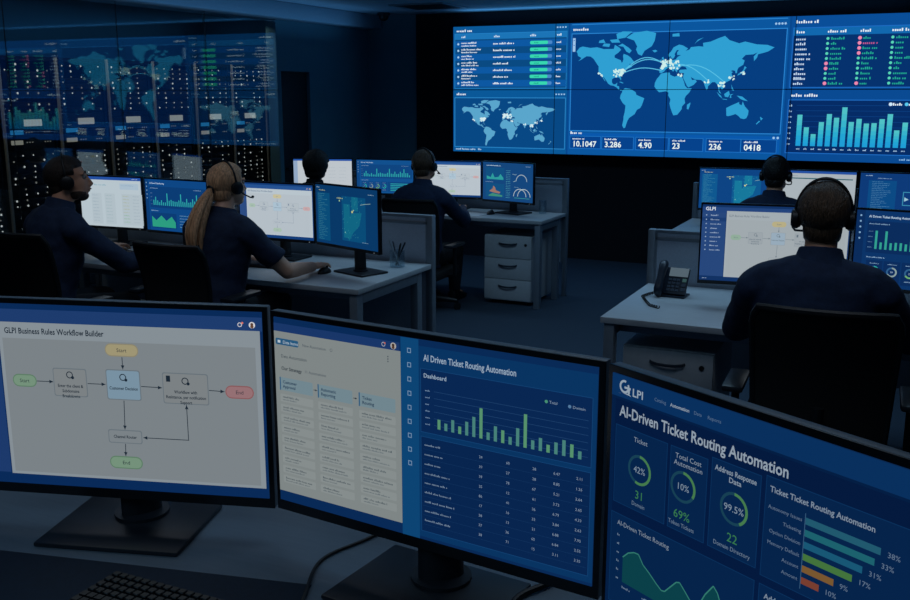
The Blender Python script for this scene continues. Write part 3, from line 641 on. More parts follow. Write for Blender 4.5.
desk('pale desk of the blonde woman with the pen cup', -3.98, -2.60, 4.32, 5.19)
desk('pale desk of the middle man above the three drawer cabinet', -4.03, -2.69, 7.37, 7.98)
desk('pale desk of the far silhouetted worker', -5.42, -4.035, 7.37, 7.98)
desk('pale desk with telephone in front of the broad man', -1.256, .72, 4.26, 5.16)
desk('pale back desk of the far right worker', -1.625, .72, 7.33, 8.10)
divider('grey divider behind the bearded man\'s monitors', -5.38, -4.0, 5.225)
divider('grey divider behind the pen cup and angled blue monitor', -3.985, -2.60, 5.225)
divider('grey divider at the middle man\'s desk end, near drawers', -4.03, -2.685, 8.02)
divider('grey divider behind the far silhouetted worker\'s monitor', -5.42, -4.045, 8.02)
divider('grey divider behind the desk telephone', -1.27, .72, 5.20)
divider('grey divider behind the far right worker\'s monitors', -1.63, .72, 8.135)
def pedestal(label, x, y):
    t = thing('drawer_cabinet', label, 'cabinet', (x, y, 0))
    MB().box(-.215, .215, .018, .5, .03, .59, .004).build('body', M_DRAW, t)
    for k, (a, b) in enumerate(((.04, .215), (.22, .395), (.40, .585))):
        d = MB().box(-.212, .212, -.002, .018, a, b, .003).build('drawer', M_DRAW, t)
        zz = (a + b) / 2 + .03
        MB().tube([(-.08, 0, zz + .004), (-.075, -.012, zz + .002), (-.04, -.02, zz - .003), (0, -.022, zz - .004), (.04, -.02, zz - .003), (.075, -.012, zz + .002), (.08, 0, zz + .004)], .006, 8, flat=1.3).build('handle', M_HANDLE, d)
    MB().cyl((.16, -.007, .52), (.16, 0, .52), .012).build('lock', M_BLACK, t)
    for sx in (-.17, .17):
        for yy in (.06, .45): MB().cyl((sx - .012, yy, .016), (sx + .012, yy, .016), .016).build('caster', M_BLACK, t)
    return t
p0 = pedestal('pale three drawer cabinet under the middle man\'s desk', -3.015, 7.45)
copy_thing(p0, (-.955, 4.36, 0), 0, 'pale drawer cabinet under the telephone desk')
# foreground desk
t = thing('desk', 'large grey foreground desk carrying the three big monitors', 'desk', (-.6, 1.42, 0))
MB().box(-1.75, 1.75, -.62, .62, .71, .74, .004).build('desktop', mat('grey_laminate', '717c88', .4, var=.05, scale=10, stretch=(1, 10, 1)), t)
for sx in (-1.7, 1.64):
    for yy in (-.56, .5): MB().box(sx, sx + .06, yy, yy + .06, 0, .71, .004).build('leg', M_STEEL, t)
# thin dark sheet painting the desk's shade, and keyboard, in front of the monitors
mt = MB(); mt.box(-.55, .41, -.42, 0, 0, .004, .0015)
o = mt.build('painted_shade', M_SHADE); o.location = (-1.47, 1.47, .7402); o.rotation_euler = (0, 0, R(13)); tag(o, 'painted shade under the foreground keyboard, below left monitor', 'painted shade')

def keyboard(label, x, y, rz, z=.7405, w=.44, d=.14, each=False):
    t = thing('keyboard', label, 'keyboard', (x, y, z), rz)
    MB().box(-w / 2, w / 2, -d / 2, d / 2, 0, .014, .005).build('base', M_BLACK, t)
    km = MB().box(-.008, .008, -.008, .008, .013, .021, .0015, seg=1).mesh('key', M_KEY if not each else M_BLACK)
    nx, ny = (22, 6); sx, sy = (w - .02) / nx, (d - .016) / ny
    allk = MB()
    for j in range(ny):
        for i in range(nx):
            cx, cy = -w / 2 + .01 + sx * (i + .5), -d / 2 + .008 + sy * (j + .5)
            if each and j >= 2 and len([c for c in t.children if c.name.startswith('key')]) < 99:
                k = bpy.data.objects.new('key', km); COL.objects.link(k); k.parent = t; k.location = (cx, cy, 0)
            else: allk.box(cx - .008, cx + .008, cy - .008, cy + .008, .013, .02)
    allk.build('keycaps', M_KEY if not each else M_BLACK, t, smooth=False, kind='stuff')
    return t
keyboard('black keyboard at the bottom edge below the left front monitor', -1.244, 1.34, 0, .7445, .45, .15, True)
keyboard('dark keyboard beside the blonde woman\'s forearm', -3.47, 4.70, R(2))
keyboard('dark keyboard in front of the bearded man', -4.72, 4.66, R(0))
keyboard('dark keyboard in front of the broad man with his back turned', -.35, 4.43, R(0))
def mouse(label, x, y, rz=0, z=.7405):
    t = thing('computer_mouse', label, 'mouse', (x, y, z), rz)
    rs = []
    for k in range(9):
        yy = -.055 + .11 * k / 8; s = math.sqrt(max(.02, 1 - (yy / .058) ** 2)); rs.append([(.031 * s * math.cos(R(a)), yy, max(0, .034 * s * math.sin(R(a)))) for a in range(0, 360, 20)])
    MB().rings(rs).build('shell', M_BLACK, t)
    MB().cyl((-.004, .028, .030), (.004, .028, .030), .008).build('scroll_wheel', M_BASE, t)
    return t
mouse('black mouse under the blonde woman\'s hand', -3.03, 4.66)
mouse('black mouse on the middle man\'s desk beside white paper', -3.25, 7.63)
# papers
o = MB().box(-.105, .105, -.148, .148, 0, .003).build('paper', M_PAPER); o.location = (-3.42, 7.545, .7405); o.rotation_euler = (0, 0, R(80)); tag(o, 'white paper sheet by the middle man\'s hand', 'paper')
# cups and pens
def cup(label, x, y, m, r=.042, h=.1):
    rs = [[(r * k * math.cos(R(a)), r * k * math.sin(R(a)), z) for a in range(0, 360, 18)] for k, z in ((.94, 0), (1, .004), (1, h), (.95, h), (.92, .006))]
    o = MB().rings(rs).build('pen_cup', m); o.location = (x, y, .7402); return tag(o, label, 'pen cup')
cup('clear pen cup full of pens on the blonde woman\'s desk', -2.745, 5.02, M_CLEAR, .046)
for i, (a, l, m, lb) in enumerate(((205, .16, M_PENW, 'pale pen leaning left in the pen cup'), (140, .15, M_PENB, 'dark pen leaning furthest left in the pen cup'), (20, .15, M_PENB, 'dark pen leaning right in the pen cup'), (310, .14, M_BLACK, 'black pen leaning forward in the pen cup'), (80, .14, M_BLACK, 'short black pen at the back of the cup'))):
    tp = Vector((math.cos(R(a)) * .052, math.sin(R(a)) * .03, l)); b = Vector((-tp.x * .25, -tp.y * .25, .008))
    t = thing('pen', lb, 'pen', (-2.745, 5.02, .7402), 0, 'pens in the cup')
    MB().tube([b, b + (tp - b) * .06, b + (tp - b) * .97, tp], [.002, .0042, .0042, .003], 10).build('barrel', m, t)
    e = b + (tp - b) * .72; n = (tp - b).normalized(); MB().tube([e + n.orthogonal() * .005, tp - n * .004 + n.orthogonal() * .005], .0014, 6).build('clip', M_STEEL, t)
cup('empty drinking glass at the right end of middle desk', -2.86, 7.86, M_CLEAR, .034, .115)['category'] = 'glass'
bpy.data.objects['pen_cup.001'].name = 'drinking_glass'
# desk telephone
t = thing('desk_telephone', 'dark desk telephone with grey screen on the right desk', 'telephone', (-1.055, 4.88, .74), R(-4)); t.scale = (.86, .86, .86)
PA = R(56)
Tm = Matrix.Translation((0, -.06, .022)) @ Matrix.Rotation(PA, 4, 'X')
MB().box(-.09, .086, 0, .175, -.022, 0, .006, T=Tm).box(-.085, .085, -.07, .06, 0, .012, .004).build('body', M_PHONE, t)
MB().box(-.06, .06, .03, .075, .006, .10, .004).build('support', M_PHONE, t)
MB().box(-.03, .082, .115, .17, 0, .004, .001, T=Tm).build('display', emat('6e8290', .55), t)
for r in range(4):
    for c in range(3): MB().box(-.028 + c * .025, -.009 + c * .025, .018 + r * .022, .033 + r * .022, 0, .006, .001, T=Tm, seg=1).build('key', M_KEY, t)
for r in range(3): MB().box(.056, .080, .02 + r * .03, .042 + r * .03, 0, .006, .001, T=Tm, seg=1).build('soft_key', M_KEY if r < 2 else mat('green_key', '88a890', .5), t)
MB().tube([Tm @ Vector((-.068, y, z)) for y, z in ((-.012, .004), (-.011, .014), (-.004, .024), (.012, .031), (.045, .035), (.088, .036), (.13, .035), (.16, .031), (.178, .024), (.186, .014), (.187, .004))], [.017, .023, .027, .028, .025, .022, .025, .028, .027, .023, .017], 14).build('handset', M_PHONE, t)
cp = []
pth = [Vector((-.07, -.075, .03)), Vector((-.125, -.07, .012)), Vector((-.14, -.15, .010)), Vector((-.09, -.25, .010)), Vector((-.03, -.36, .010)), Vector((.04, -.40, .010))]
for i in range(150):
    f = i / 149 * (len(pth) - 1); k = min(int(f), len(pth) - 2); p = pth[k].lerp(pth[k + 1], f - k); a = i * .9
    cp.append(p + Vector((math.cos(a) * .007, 0, math.sin(a) * .007)))
MB().tube(cp, .003, 6).build('coiled_cord', M_RUB, t)
# cables on the foreground desk
def cable(label, pts, r=.004):
    P_ = []
    n = len(pts)
    for i in range(n - 1):
        a, b, c, d = [Vector(pts[min(max(j, 0), n - 1)]) for j in (i - 1, i, i + 1, i + 2)]
        for q in range(8):
            s = q / 8; P_.append(.5 * ((2 * b) + (c - a) * s + (2 * a - 5 * b + 4 * c - d) * s * s + (3 * b - a - 3 * c + d) * s ** 3))
    P_.append(Vector(pts[-1])); o = MB().tube(P_, r, 8).build('cable', M_RUB); return tag(o, label, 'cable')
cable('thin black cable curving below the middle front monitor', [(-1.02, 1.98, .745), (-1.07, 1.80, .745), (-1.11, 1.66, .745), (-1.05, 1.50, .745), (-1.0, 1.36, .745)])
cable('thick black cable under the right corner of middle front monitor', [(-.56, 1.95, .748), (-.615, 1.78, .748), (-.655, 1.68, .748), (-.64, 1.5, .748)], .007)

# ------------------------------------------------------------------ office chairs
def chair(label, x, y, rz, top=1.01, w=.48, seat=.47, tilt=8):
    t = thing('office_chair', label, 'chair', (x, y, 0), rz, 'office chairs at the staff desks')
    MB().box(-.25, .25, -.23, .25, seat - .075, seat, .03).build('seat', M_BLACKM, t)
    def bp(u, v):   # u -1..1 across, v 0..1 up the back
        z0 = seat + .06; z = z0 + (top - z0) * v; yy = -.20 - (z - z0) * math.tan(R(tilt)) * 1. + .045 * u * u + .03 * math.sin(v * PI)
        return Vector((u * w / 2 * (1 - .10 * (1 - v)) , yy, z))
    N = 14; vs = []; fs = []
    for s in (0, 1):
        for j in range(N + 1):
            for i in range(N + 1):
                u, v = -1 + 2 * i / N, j / N; q = max(0, (v - .86) / .14); uu = u * (1 - .10 * q * q); p = bp(uu, v); vs.append(p + Vector((0, .008 if s else -.008, 0)))
    n1 = (N + 1) ** 2
    for s in (0, 1):
        for j in range(N):
            for i in range(N): a = s * n1 + j * (N + 1) + i; fs.append((a, a + 1, a + N + 2, a + N + 1) if s else (a, a + N + 1, a + N + 2, a + 1))
    per = [i for i in range(N + 1)] + [(j + 1) * (N + 1) - 1 for j in range(1, N + 1)] + [N * (N + 1) + i for i in range(N - 1, -1, -1)] + [j * (N + 1) for j in range(N - 1, 0, -1)]
    for a, b in zip(per, per[1:] + per[:1]): fs.append((a, b, b + n1, a + n1))
    b = MB().add(vs, fs).build('backrest', M_BLACKM, t)
    MB().tube([vs[i] + Vector((0, .008, 0)) for i in per], .014, 8, closed=True).build('back_frame', M_BLACK, b)
    MB().tube([(0, -.02, seat - .08), (0, -.20, seat - .06), (0, -.26, seat + .05), (0, -.25, seat + .2)], [.03, .03, .025, .022], 10).build('back_bracket', M_BLACK, t)
    for sx in (-1, 1):
        a = MB().tube([(sx * .22, 0, seat - .06), (sx * .31, -.02, seat - .04), (sx * .31, -.02, seat + .19)], .016, 10).build('armrest', M_BLACK, t)
        MB().box(sx * .31 - .04, sx * .31 + .04, -.15, .12, seat + .19, seat + .215, .01).build('arm_pad', M_BASE, a)
    MB().cyl((0, 0, .1), (0, 0, seat - .08), .028).cyl((0, 0, .2), (0, 0, seat - .1), .036).build('gas_column', M_BLACK, t)
    for k in range(5):
        a = 2 * PI * k / 5 + .3; e = Vector((math.cos(a) * .3, math.sin(a) * .3, .075))
        MB().tube([(0, 0, .11), e * .5 + Vector((0, 0, .058)), e], [.032, .026, .018], 10).build('base_leg', M_BLACK, t)
        n = Vector((-math.sin(a), math.cos(a), 0)) * .018; c = Vector((e.x, e.y, .03)); MB().cyl(c - n, c + n, .029, seg=14).cyl(c, e, .008).build('caster', M_BLACK, t)
    return t

# ------------------------------------------------------------------ people
def remesh(mb, voxel, sm=5, sf=.5):
    me = bpy.data.meshes.new('tmp'); me.from_pydata([tuple(p) for p in mb.v], [], mb.f)
    bm = bmesh.new(); bm.from_mesh(me); bmesh.ops.recalc_face_normals(bm, faces=bm.faces[:]); bm.to_mesh(me); bm.free()
    ob = bpy.data.objects.new('tmp', me)
    m = ob.modifiers.new('r', 'REMESH'); m.mode = 'VOXEL'; m.voxel_size = voxel
    s = ob.modifiers.new('s', 'SMOOTH'); s.factor = sf; s.iterations = sm
    r = evaluated(ob); bpy.data.meshes.remove(me)
    r.polygons.foreach_set('use_smooth', [True] * len(r.polygons))
    return r
def link_mesh(me, name, m, parent):
    me.name = name; me.materials.clear(); me.materials.append(m)
    o = bpy.data.objects.new(name, me); COL.objects.link(o); o.parent = parent; return o
def sstep(a, b, x): x = max(0, min(1, (x - a) / (b - a))); return x * x * (3 - 2 * x)

def person(label, head, hyaw, hpitch, yaw, S, lean, hands, sleeve, skin, shirt, hair, voxel=.006, beard=None, collar=True, face=True, spread=.0, bw=1.):
    """head: world position of the head centre (ear level); the body hangs below it."""
    LA = R(lean)
    def LP(x, dy, h): return Vector((x, dy * math.cos(LA) + h * math.sin(LA), h * math.cos(LA) - dy * math.sin(LA)))
    Hc = LP(0, .018, .752)
    Rz = Matrix.Rotation(yaw, 4, 'Z')
    off = Rz @ (Hc * S); rootp = Vector((head[0] - off.x, head[1] - off.y, 0)); seat = head[2] - off.z
    t = thing('person', label, 'person', rootp, yaw)
    L = Matrix.Translation((0, 0, seat)) @ Matrix.Scale(S, 4)
    W2L = (Matrix.Translation(rootp) @ Rz @ L).inverted()
    Hm = Matrix.Translation(Hc) @ Matrix.Rotation(hyaw - yaw, 4, 'Z') @ Matrix.Rotation(R(-hpitch), 4, 'X')
    def torso(mb, inf, neck):
        secs = [(-.03, 0, .155, .11), (.05, -.01, .178, .128), (.15, -.005, .16, .116), (.26, 0, .155, .112), (.36, -.002, .172, .118), (.45, -.008, .186, .118), (.505, -.014, .184, .106), (.55, -.018, .155, .09), (.58, -.016, .112, .076), (.605, -.012, .08, .067)]
        if neck: secs += [(.62, -.01, .062, .062), (.65, .0, .058, .06), (.70, .012, .058, .062)]
        rs = []
        for h, dy, rx, ry in secs:
            rs.append([LP((rx * (bw if h < .56 else 1) + inf) * math.cos(2 * PI * k / 24), dy + (ry + inf) * math.sin(2 * PI * k / 24), h) for k in range(24)])
        mb.rings(rs)
        for s in (-1, 1): mb.tube([LP(s * .035, -.022, .575), LP(s * .085, -.022, .556), LP(s * .15 * bw, -.018, .527), LP(s * .19 * bw, -.012, .505)], [.042 + inf, .050 + inf, .056 + inf, .054 + inf], 14)
    arms = {}
    for s in (-1, 1):
        sh = LP(s * .185 * bw, -.012, .50); w = W2L @ Vector(hands[s]); l1, l2 = .295 * bw, .265 * bw
        d = w - sh
        if d.length > l1 + l2 - .004: w = sh + d.normalized() * (l1 + l2 - .004); d = w - sh
        D = d.length; a = (l1 * l1 - l2 * l2 + D * D) / (2 * D); hgt = math.sqrt(max(0, l1 * l1 - a * a)); n = d.normalized()
        pole = Vector((s * (.35 + spread), -.35, -1)); pole = (pole - n * pole.dot(n)).normalized()
        arms[s] = (sh, sh + n * a + pole * hgt, w)
    def arm(mb, s, inf, end):
        sh, el, w = arms[s]
        mb.ell(sh, (.058 + inf, .058 + inf, .056 + inf))
        if end == 'short':
            e = sh.lerp(el, .72); mb.tube([sh, sh.lerp(el, .35), e], [.060 + inf, .055 + inf, .054 + inf * 1.5], 16); return
        mb.tube([sh, sh.lerp(el, .4), el], [.056 + inf, .051 + inf, .043 + inf], 16); mb.ell(el, (.043 + inf,) * 3)
        mb.tube([el, el.lerp(w, .3), w], [.043 + inf, .042 + inf, .029 + inf], 16)
    def hand(mb, s):
        sh, el, w = arms[s]; f = (w - el).normalized(); f = Vector((f.x, f.y, f.z * .35)).normalized(); up = Vector((0, 0, 1)); up = (up - f * up.dot(f)).normalized(); r = f.cross(up)
        mb.ell(w, (.028, .028, .024)); c = w + f * .045
        Rm = Matrix((r, f, up)).transposed(); mb.ell(c, (.041, .056, .018), Rm)
        for i, (o_, ln) in enumerate(((-.031, .062), (-.0105, .078), (.0105, .083), (.031, .072))):
            if s > 0: o_ = -o_ * 1.0
            b = w + f * .082 + r * o_ * .95; fd = (f + r * o_ * 5).normalized()
            p1 = b + fd * ln * .42 + up * .004; p2 = p1 + (fd * .85 - up * .45).normalized() * ln * .33; p3 = p2 + (fd * .6 - up * .8).normalized() * ln * .27
            mb.tube([w + f * .05 + r * o_ * .7, b, p1, p2, p3], [.0095, .0098, .0088, .008, .0065], 10); mb.ell(p3, (.0066,) * 3, seg=8)
        th = -s; b = w + f * .025 + r * th * .024 - up * .004; p1 = b + (f * .6 + r * th * .7 - up * .2).normalized() * .035; p2 = p1 + (f * .95 + r * th * .2 - up * .2).normalized() * .03; p3 = p2 + (f - r * th * .1 - up * .2).normalized() * .024
        mb.tube([b, p1, p2, p3], [.014, .012, .0098, .0075], 10); mb.ell(p3, (.0076,) * 3, seg=8)
    def legs(mb, inf, ankle=True):
        for s in (-1, 1):
            hip = Vector((s * .09, .02, .06)); kn = Vector((s * .12, .42, .05)); an = Vector((s * .12, .40, .09 / S - seat / S))
            mb.ell(hip, (.095 + inf,) * 3); mb.tube([hip, hip.lerp(kn, .5), kn], [.09 + inf, .076 + inf, .058 + inf], 16); mb.ell(kn, (.058 + inf,) * 3)
            mb.tube([kn, kn.lerp(an, .35), an], [.056 + inf, .052 + inf, .036 + inf], 16)
            if ankle: mb.ell(an + Vector((0, .05, -.035)), (.035, .1, .03))
    def headm(mb):
        E_ = lambda c, r: mb.ell(Hm @ Vector(c), r, Hm.to_3x3(), 28)
        E_((0, -.012, .035), (.074, .094, .083)); E_((0, -.045, -.03), (.058, .052, .06)); E_((0, .024, -.025), (.063, .068, .08)); E_((0, .05, -.085), (.037, .034, .026)); E_((0, .03, -.06), (.055, .055, .045)); E_((.042, .018, -.062), (.022, .046, .032)); E_((-.042, .018, -.062), (.022, .046, .032))
        E_((0, .088, -.062), (.022, .009, .008)); E_((0, .087, -.05), (.02, .008, .006))
        mb.tube([Hm @ Vector(p) for p in ((0, .083, .022), (0, .095, -.005), (0, .107, -.03), (0, .092, -.04))], [.007, .0095, .0125, .011], 10); E_((.011, .094, -.034), (.008, .009, .007)); E_((-.011, .094, -.034), (.008, .009, .007))
        E_((.03, .074, .028), (.024, .012, .007)); E_((-.03, .074, .028), (.024, .012, .007))
        for s in (-1, 1): E_((s * .075, -.008, -.004), (.009, .018, .03))
    body = MB(); torso(body, -.004, True); headm(body); legs(body, -.006)
    for s in (-1, 1): arm(body, s, -.003 if sleeve == 'long' else 0., 'full'); hand(body, s)
    me = remesh(body, voxel, 3, .45); me.transform(L); bo = link_mesh(me, 'body', skin, t)
    sm = MB(); torso(sm, .013, False)
    for s in (-1, 1): arm(sm, s, .012, sleeve)
    me = remesh(sm, .008, 9, .6)
    co_ = [v.co.copy() for v in me.vertices]; no_ = [v.normal.copy() for v in me.vertices]; flat_ = []
    for c_, n_ in zip(co_, no_):
        p = c_ * 9
        flat_ += list(c_ + n_ * (noise.noise(Vector((p.x * .8, p.y, p.z * 1.6))) * .008 + noise.noise(p * 2.7) * .003))
    me.vertices.foreach_set('co', flat_); me.update()
    me.transform(L); link_mesh(me, 'shirt', shirt, t)
    cb = MB(); rr = .067; zc_ = [(.585, .115, .086), (.61, .082, .074), (.645, .071, .069), (.648, .066, .064), (.615, .068, .064), (.585, .085, .066)] if collar else [(.585, .115, .088), (.605, .088, .076), (.628, .076, .071), (.626, .070, .066), (.59, .08, .066)]
    cb.rings([[LP(a * math.cos(2 * PI * k / 24), -.008 + b * math.sin(2 * PI * k / 24), h + (.006 * math.sin(2 * PI * k / 24 + PI) )) for k in range(24)] for h, a, b in zc_], closed=True, cap=False)
    c = cb.build('collar', shirt, t); c.data.transform(L)
    lm = MB(); legs(lm, .01, False); lm.ell((0, -.005, .06), (.185, .13, .09)); me = remesh(lm, .01, 4); me.transform(L); link_mesh(me, 'trousers', M_TROUS, t)
    for s in (-1, 1):
        an = Vector((s * .12, .40, -seat / S)); sh = MB().rings([[an + Vector((w_ * math.cos(R(a)), y_, max(0, hh * (.5 + .5 * math.sin(R(a)))))) for a in range(0, 360, 20)] for y_, w_, hh in ((-.075, .02, .05), (-.06, .036, .1), (0, .042, .105), (.06, .045, .08), (.13, .047, .055), (.18, .036, .045), (.195, .015, .03))])
        o = sh.build('shoe', M_SHOE, t); o.data.transform(L)
    # hair
    if hair:
        kind, hm = hair; hb = MB()
        def cap(c, r, top, line, amp):
            c = Vector(c); nr, sg = 36, 56; rs = []
            for i in range(1, nr):
                th = PI * i / nr; ring = []
                for j in range(sg):
                    ph = 2 * PI * j / sg; dv = Vector((math.sin(th) * math.cos(ph), math.sin(th) * math.sin(ph), math.cos(th)))
                    p = c + Vector((r[0] * dv.x, r[1] * dv.y, r[2] * dv.z)); s_ = line(p)
                    k = -.012 + (.012 + top) * sstep(-.012, .02, s_) + amp * max(0, min(1, s_ / .02)) * (noise.noise(Vector((p.x * 60, p.y * 25, p.z * 40))) + .6 * noise.noise(p * 30))
                    ring.append(Hm @ (p + dv * k))
                rs.append(ring)
            hb.rings(rs)
        def ln(p):
            if p.y > .03: z = .062 + .12 * (p.y - .06)
            elif p.y > -.015: z = .062 - (.03 - p.y) / .045 * .05 if abs(p.x) < .045 else .028 - .0 * p.y
            else: z = -.075
            if -.015 >= p.y > -.04: z = .012 - (-.015 - p.y) / .025 * .08
            return p.z - z
        tp = {'short': .014, 'pony': .016, 'round': .042}[kind]
        ll = ln
        if kind == 'pony': ll = lambda p: p.z - (.06 if p.y > .045 else (.06 - (.045 - p.y) * 2.2 if p.y > 0 else -.05))
        cap((0, -.012, .035), (.074, .094, .083), tp, ll, .0022 if kind != 'round' else .005)
        cap((0, -.045, -.03), (.058, .052, .06), .007 if kind == 'short' else tp * .8, lambda p: (p.z + .075) if p.y < -.035 else -.02, .0015)
        o = hb.build('hair', hm, t); o.data.transform(L)
        if kind == 'pony':
            pt = MB(); base = Vector((.0, -.108, -.012))
            for i in range(22):
                r2 = random.Random(i); ox, oy = r2.uniform(-.022, .022), r2.uniform(-.014, .016); sp = r2.uniform(.9, 1.5); le = r2.uniform(.80, 1.0)
                pts = [base + Vector((ox * .5, .035 + oy * .4, .012)), base + Vector((ox * .6, -.012 + oy * .5, .006))]
                for q in range(1, 8):
                    f_ = q / 7 * le; pts.append(base + Vector((ox * (1 + 1.2 * math.sin(f_ * PI * .75) * sp) - .012 * f_, -.02 + oy * (1 + 1.1 * math.sin(f_ * PI * .7)) - .125 * math.sin(min(1, f_ * 1.5) * PI / 2), -.37 * f_)))
                pt.tube([Hm @ p for p in pts], [.012, .011] + [.0145 * (1 + .3 * math.sin(q / 7 * PI)) * (1 - .86 * (q / 7) ** 2.5) for q in range(1, 8)], 8)
            o = pt.build('ponytail', hm, t); o.data.transform(L)
            ti = MB(); ti.tube([Hm @ (base + Vector((.027 * math.cos(a), -.010, .005 + .023 * math.sin(a)))) for a in [2 * PI * k / 16 for k in range(16)]], .006, 8, closed=True); o = ti.build('hair_tie', M_BLACK, t); o.data.transform(L)
    if face:
        for s in (-1, 1):
            e = MB().ell(Hm @ Vector((s * .03, .0745, .010)), (.0118,) * 3, seg=14).build('eye', M_EYE, t); e.data.transform(L)
            e2 = MB().ell(Hm @ Vector((s * .03, .0835, .010)), (.0058, .0042, .0058), seg=10).build('iris', M_HAIRB, e); e2.data.transform(L)
            b = MB().tube([Hm @ Vector(p) for p in ((s * .013, .087, .030), (s * .03, .088, .036), (s * .047, .076, .031))], [.003, .004, .002], 8, flat=.6).build('eyebrow', hair[1] if hair else M_HAIRB, t); b.data.transform(L)
        m_ = MB().tube([Hm @ Vector(p) for p in ((-.022, .084, -.056), (0, .0985, -.055), (.022, .084, -.056))], [.002, .0045, .002], 8).build('mouth', M_LIP, t); m_.data.transform(L)
    if beard:
        bb = MB()
        def B_(c, r): bb.ell(Hm @ Vector(c), r, Hm.to_3x3(), 24)
        B_((0, .0495, -.0875), (.038, .0355, .0255)); B_((.042, .018, -.066), (.0232, .046, .03)); B_((-.042, .018, -.066), (.0232, .046, .03)); B_((.03, .045, -.074), (.02, .03, .025)); B_((-.03, .045, -.074), (.02, .03, .025)); B_((0, .0865, -.0465), (.022, .008, .004))
        me = remesh(bb, .004, 3); me.transform(L); link_mesh(me, 'beard', beard, t)
    return Matrix.Translation(rootp) @ Rz @ L @ Hm, rootp, seat

def headset(label, Mh, side):
    t = bpy.data.objects.new('headset', None); COL.objects.link(t); t.empty_display_size = .05; tag(t, label, 'headset', 'headsets worn by the operators')
    t.matrix_world = Mh
    MB().tube([(.093 * math.cos(a), -.012, .012 + .128 * math.sin(a)) for a in [PI * k / 22 for k in range(23)]], .0058, 10, flat=.8).build('headband', M_BLACK, t)
    for s in (-1, 1):
        c = MB().tube([(s * .078, -.008, -.004), (s * .084, -.008, -.004), (s * .10, -.008, -.004), (s * .106, -.008, -.004)], [.031, .036, .034, .024], 20).build('ear_cup', M_BLACK, t)
        MB().tube([(s * .074, -.008, -.004), (s * .086, -.008, -.004)], [.030, .032], 20).build('ear_cushion', M_BLACKM, c)
    if not side: return t
    s = side
    b = MB().tube([(s * .098, .0, -.02), (s * .10, .03, -.045), (s * .092, .07, -.066), (s * .07, .105, -.075), (s * .05, .12, -.074)], .004, 8).build('microphone_boom', M_BLACK, t)
    MB().ell((s * .043, .124, -.074), (.010, .007, .007)).build('microphone', M_BLACKM, b)
    return t

def seated(label, hs_label, side, ch_label, ch=None, **kw):
    Mh, rp, seat = person(label, **kw)
    if hs_label: headset(hs_label, Mh, side)
    if ch_label:
        a = kw['yaw']; c = dict(top=1.01, w=.48, dy=0.); c.update(ch or {}); dy = c.pop('dy'); ya = a + c.pop('turn', 0); dx = c.pop('dx', 0)
        chair(ch_label, rp.x - math.sin(a) * dy + dx, rp.y + math.cos(a) * dy, ya, seat=seat - .03 * kw['S'], **c)

seated('broad man in navy shirt and headset seen from behind at right', 'black headset worn by the broad man at right', -1, 'black office chair of the broad man at right',
       dict(top=1.015, w=.50, dy=.02, dx=.045), head=(-.284, 3.85, 1.303), hyaw=R(4), hpitch=-6, yaw=R(2), S=1.08, lean=7, hands={-1: (-.58, 4.33, .80), 1: (.05, 4.35, .80)}, sleeve='long', skin=M_SKIN, shirt=M_NAVY, hair=('short', M_HAIRD), spread=.22, bw=1.09)
seated('woman with blonde ponytail and headset in navy polo shirt', 'black headset worn by the woman with ponytail', 1, 'black office chair of the blonde woman',
       dict(top=.985, w=.45, dy=-.02, turn=R(4), dx=-.10), head=(-3.375, 4.26, 1.263), hyaw=R(-16), hpitch=-4, yaw=R(-3), S=1.0, lean=11, hands={-1: (-3.55, 4.62, .80), 1: (-3.05, 4.57, .79)}, sleeve='short', skin=M_SKIN2, shirt=M_NAVYP, hair=('pony', M_BLOND), voxel=.0045, collar=False, spread=.5)
seated('bearded man in navy shirt and headset in profile at left', 'black headset worn by the bearded man at left', 0, 'black office chair of the bearded man at left',
       dict(top=1.03, w=.5, dy=-.02, turn=R(14), dx=.10), head=(-4.345, 4.06, 1.272), hyaw=R(-44), hpitch=-6, yaw=R(-14), S=1.1, lean=14, hands={-1: (-4.62, 4.60, .80), 1: (-4.02, 4.41, .80)}, sleeve='long', skin=M_SKIN, shirt=M_NAVY, hair=('short', M_HAIRE), beard=M_STUB, spread=.5)
seated('man in dark shirt and headset at middle desk, seen from behind', 'black headset worn by the man at the middle desk', 1, 'black office chair of the man at middle desk',
       dict(top=.93, w=.48, dy=.02), head=(-3.605, 7.08, 1.178), hyaw=R(-6), hpitch=-5, yaw=R(2), S=1.06, lean=6, hands={-1: (-3.9, 7.5, .79), 1: (-3.46, 7.5, .79)}, sleeve='long', skin=M_SKIN, shirt=M_NAVY, hair=('short', M_HAIRD), spread=.5)
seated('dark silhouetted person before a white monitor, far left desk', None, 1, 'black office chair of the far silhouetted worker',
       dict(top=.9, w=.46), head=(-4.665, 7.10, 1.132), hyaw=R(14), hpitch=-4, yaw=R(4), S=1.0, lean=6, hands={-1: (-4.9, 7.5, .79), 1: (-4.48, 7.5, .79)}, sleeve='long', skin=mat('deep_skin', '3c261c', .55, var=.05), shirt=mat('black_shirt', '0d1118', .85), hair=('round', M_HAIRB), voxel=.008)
seated('far right worker with headset before the white monitor, seen from behind', 'black headset worn by the far right worker', 1, 'black office chair of the far right worker',
       dict(top=.9, w=.46), head=(-.85, 7.04, 1.20), hyaw=R(-2), hpitch=-4, yaw=R(0), S=1.02, lean=6, hands={-1: (-1.07, 7.47, .79), 1: (-.65, 7.47, .79)}, sleeve='long', skin=M_SKIN, shirt=M_NAVYP, hair=('short', M_HAIRB), voxel=.008)

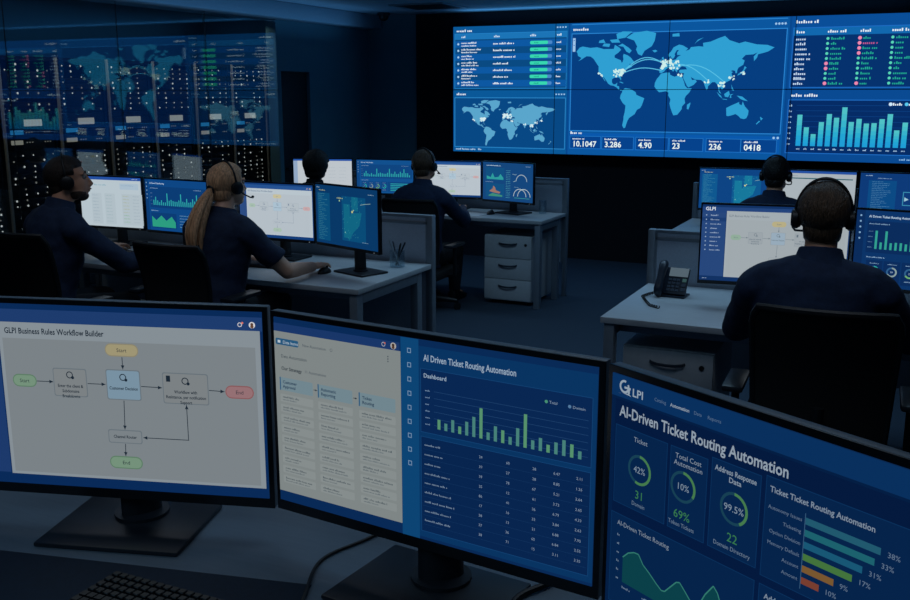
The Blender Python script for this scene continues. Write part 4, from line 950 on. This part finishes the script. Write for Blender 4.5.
# ------------------------------------------------------------------ lights
def area(name, loc, rot, sx, sy, e, c):
    l = bpy.data.lights.new(name, 'AREA'); l.shape = 'RECTANGLE'; l.size = sx; l.size_y = sy; l.energy = e; l.color = c
    o = bpy.data.objects.new(name, l); COL.objects.link(o); o.location = loc; o.rotation_euler = rot; return o
BL = (.42, .72, 1.)
def fill_light(loc, sx, sy, e, c=BL): area('ceiling_fill_light', loc, (0, 0, 0), sx, sy, e, c).data.spread = R(135)  # unseen fill added just below the ceiling, no fixture modelled
fill_light((-2.2, 5.6, ZC - .03), 3.0, .5, 13)
fill_light((-.2, 5.0, ZC - .03), 2.0, .5, 6)
fill_light((-2.6, 8.2, ZC - .03), 3.5, .4, 8)
fill_light((-1.4, 2.4, ZC - .03), 2.4, .6, 3.5)
fill_light((-1.6, -.6, ZC - .03), 4.0, 1.0, 20)  # added fill behind the camera, for surfaces that face it
fill_light((-3.4, 3.2, ZC - .03), 2.2, .4, 4, (.75, .85, 1.))  # added fill for hair, shoulders and arms of the seated staff
fill_light((-.3, 3.0, ZC - .03), 1.2, .4, 2.5, (.75, .85, 1.))
area('server_room_fill_light', (-6.75, 6.0, ZC - .03), (0, 0, 0), .5, 5, 3.5, (.2, .55, 1.))  # unseen blue fill added to brighten the walls behind the glass
fill_light((-5.95, 6.0, 2.45), .1, 4.2, 5, (1., .85, .65))  # added warm fill that brings out the rack posts
area('wall_top_fill_light', (-2.3, 9.72, 2.5), (R(180), 0, 0), 4.4, .1, 3.5, (.12, .5, 1))  # unseen uplight added to tint the ceiling above the video wall blue
area('soffit_fill_light', (-5.45, 6.8, 2.3), (R(180), R(0), 0), .1, 5, 2.5, (.15, .5, 1))  # unseen blue uplight added to brighten the soffit and ceiling
w = bpy.data.worlds.new('World'); SC.world = w; w.use_nodes = True
w.node_tree.nodes['Background'].inputs[0].default_value = (.01, .03, .06, 1); w.node_tree.nodes['Background'].inputs[1].default_value = .3

bpy.data.scenes.remove(TMP)
# ------------------------------------------------------------------ camera
cd = bpy.data.cameras.new('camera'); cd.sensor_width = 36; cd.lens = 36 * 965 / 910; cd.clip_start = .02
co = bpy.data.objects.new('camera', cd); COL.objects.link(co); co.location = (0, 0, 1.76); co.rotation_euler = (R(90 - 12.1), 0, R(25.2)); SC.camera = co
vs = SC.view_settings; vs.view_transform = 'Standard'; vs.look = 'None'; vs.gamma = 1; vs.exposure = 0; vs.use_curve_mapping = False
SC.cycles.max_bounces = 8; SC.cycles.transparent_max_bounces = 12; SC.cycles.sample_clamp_indirect = 4
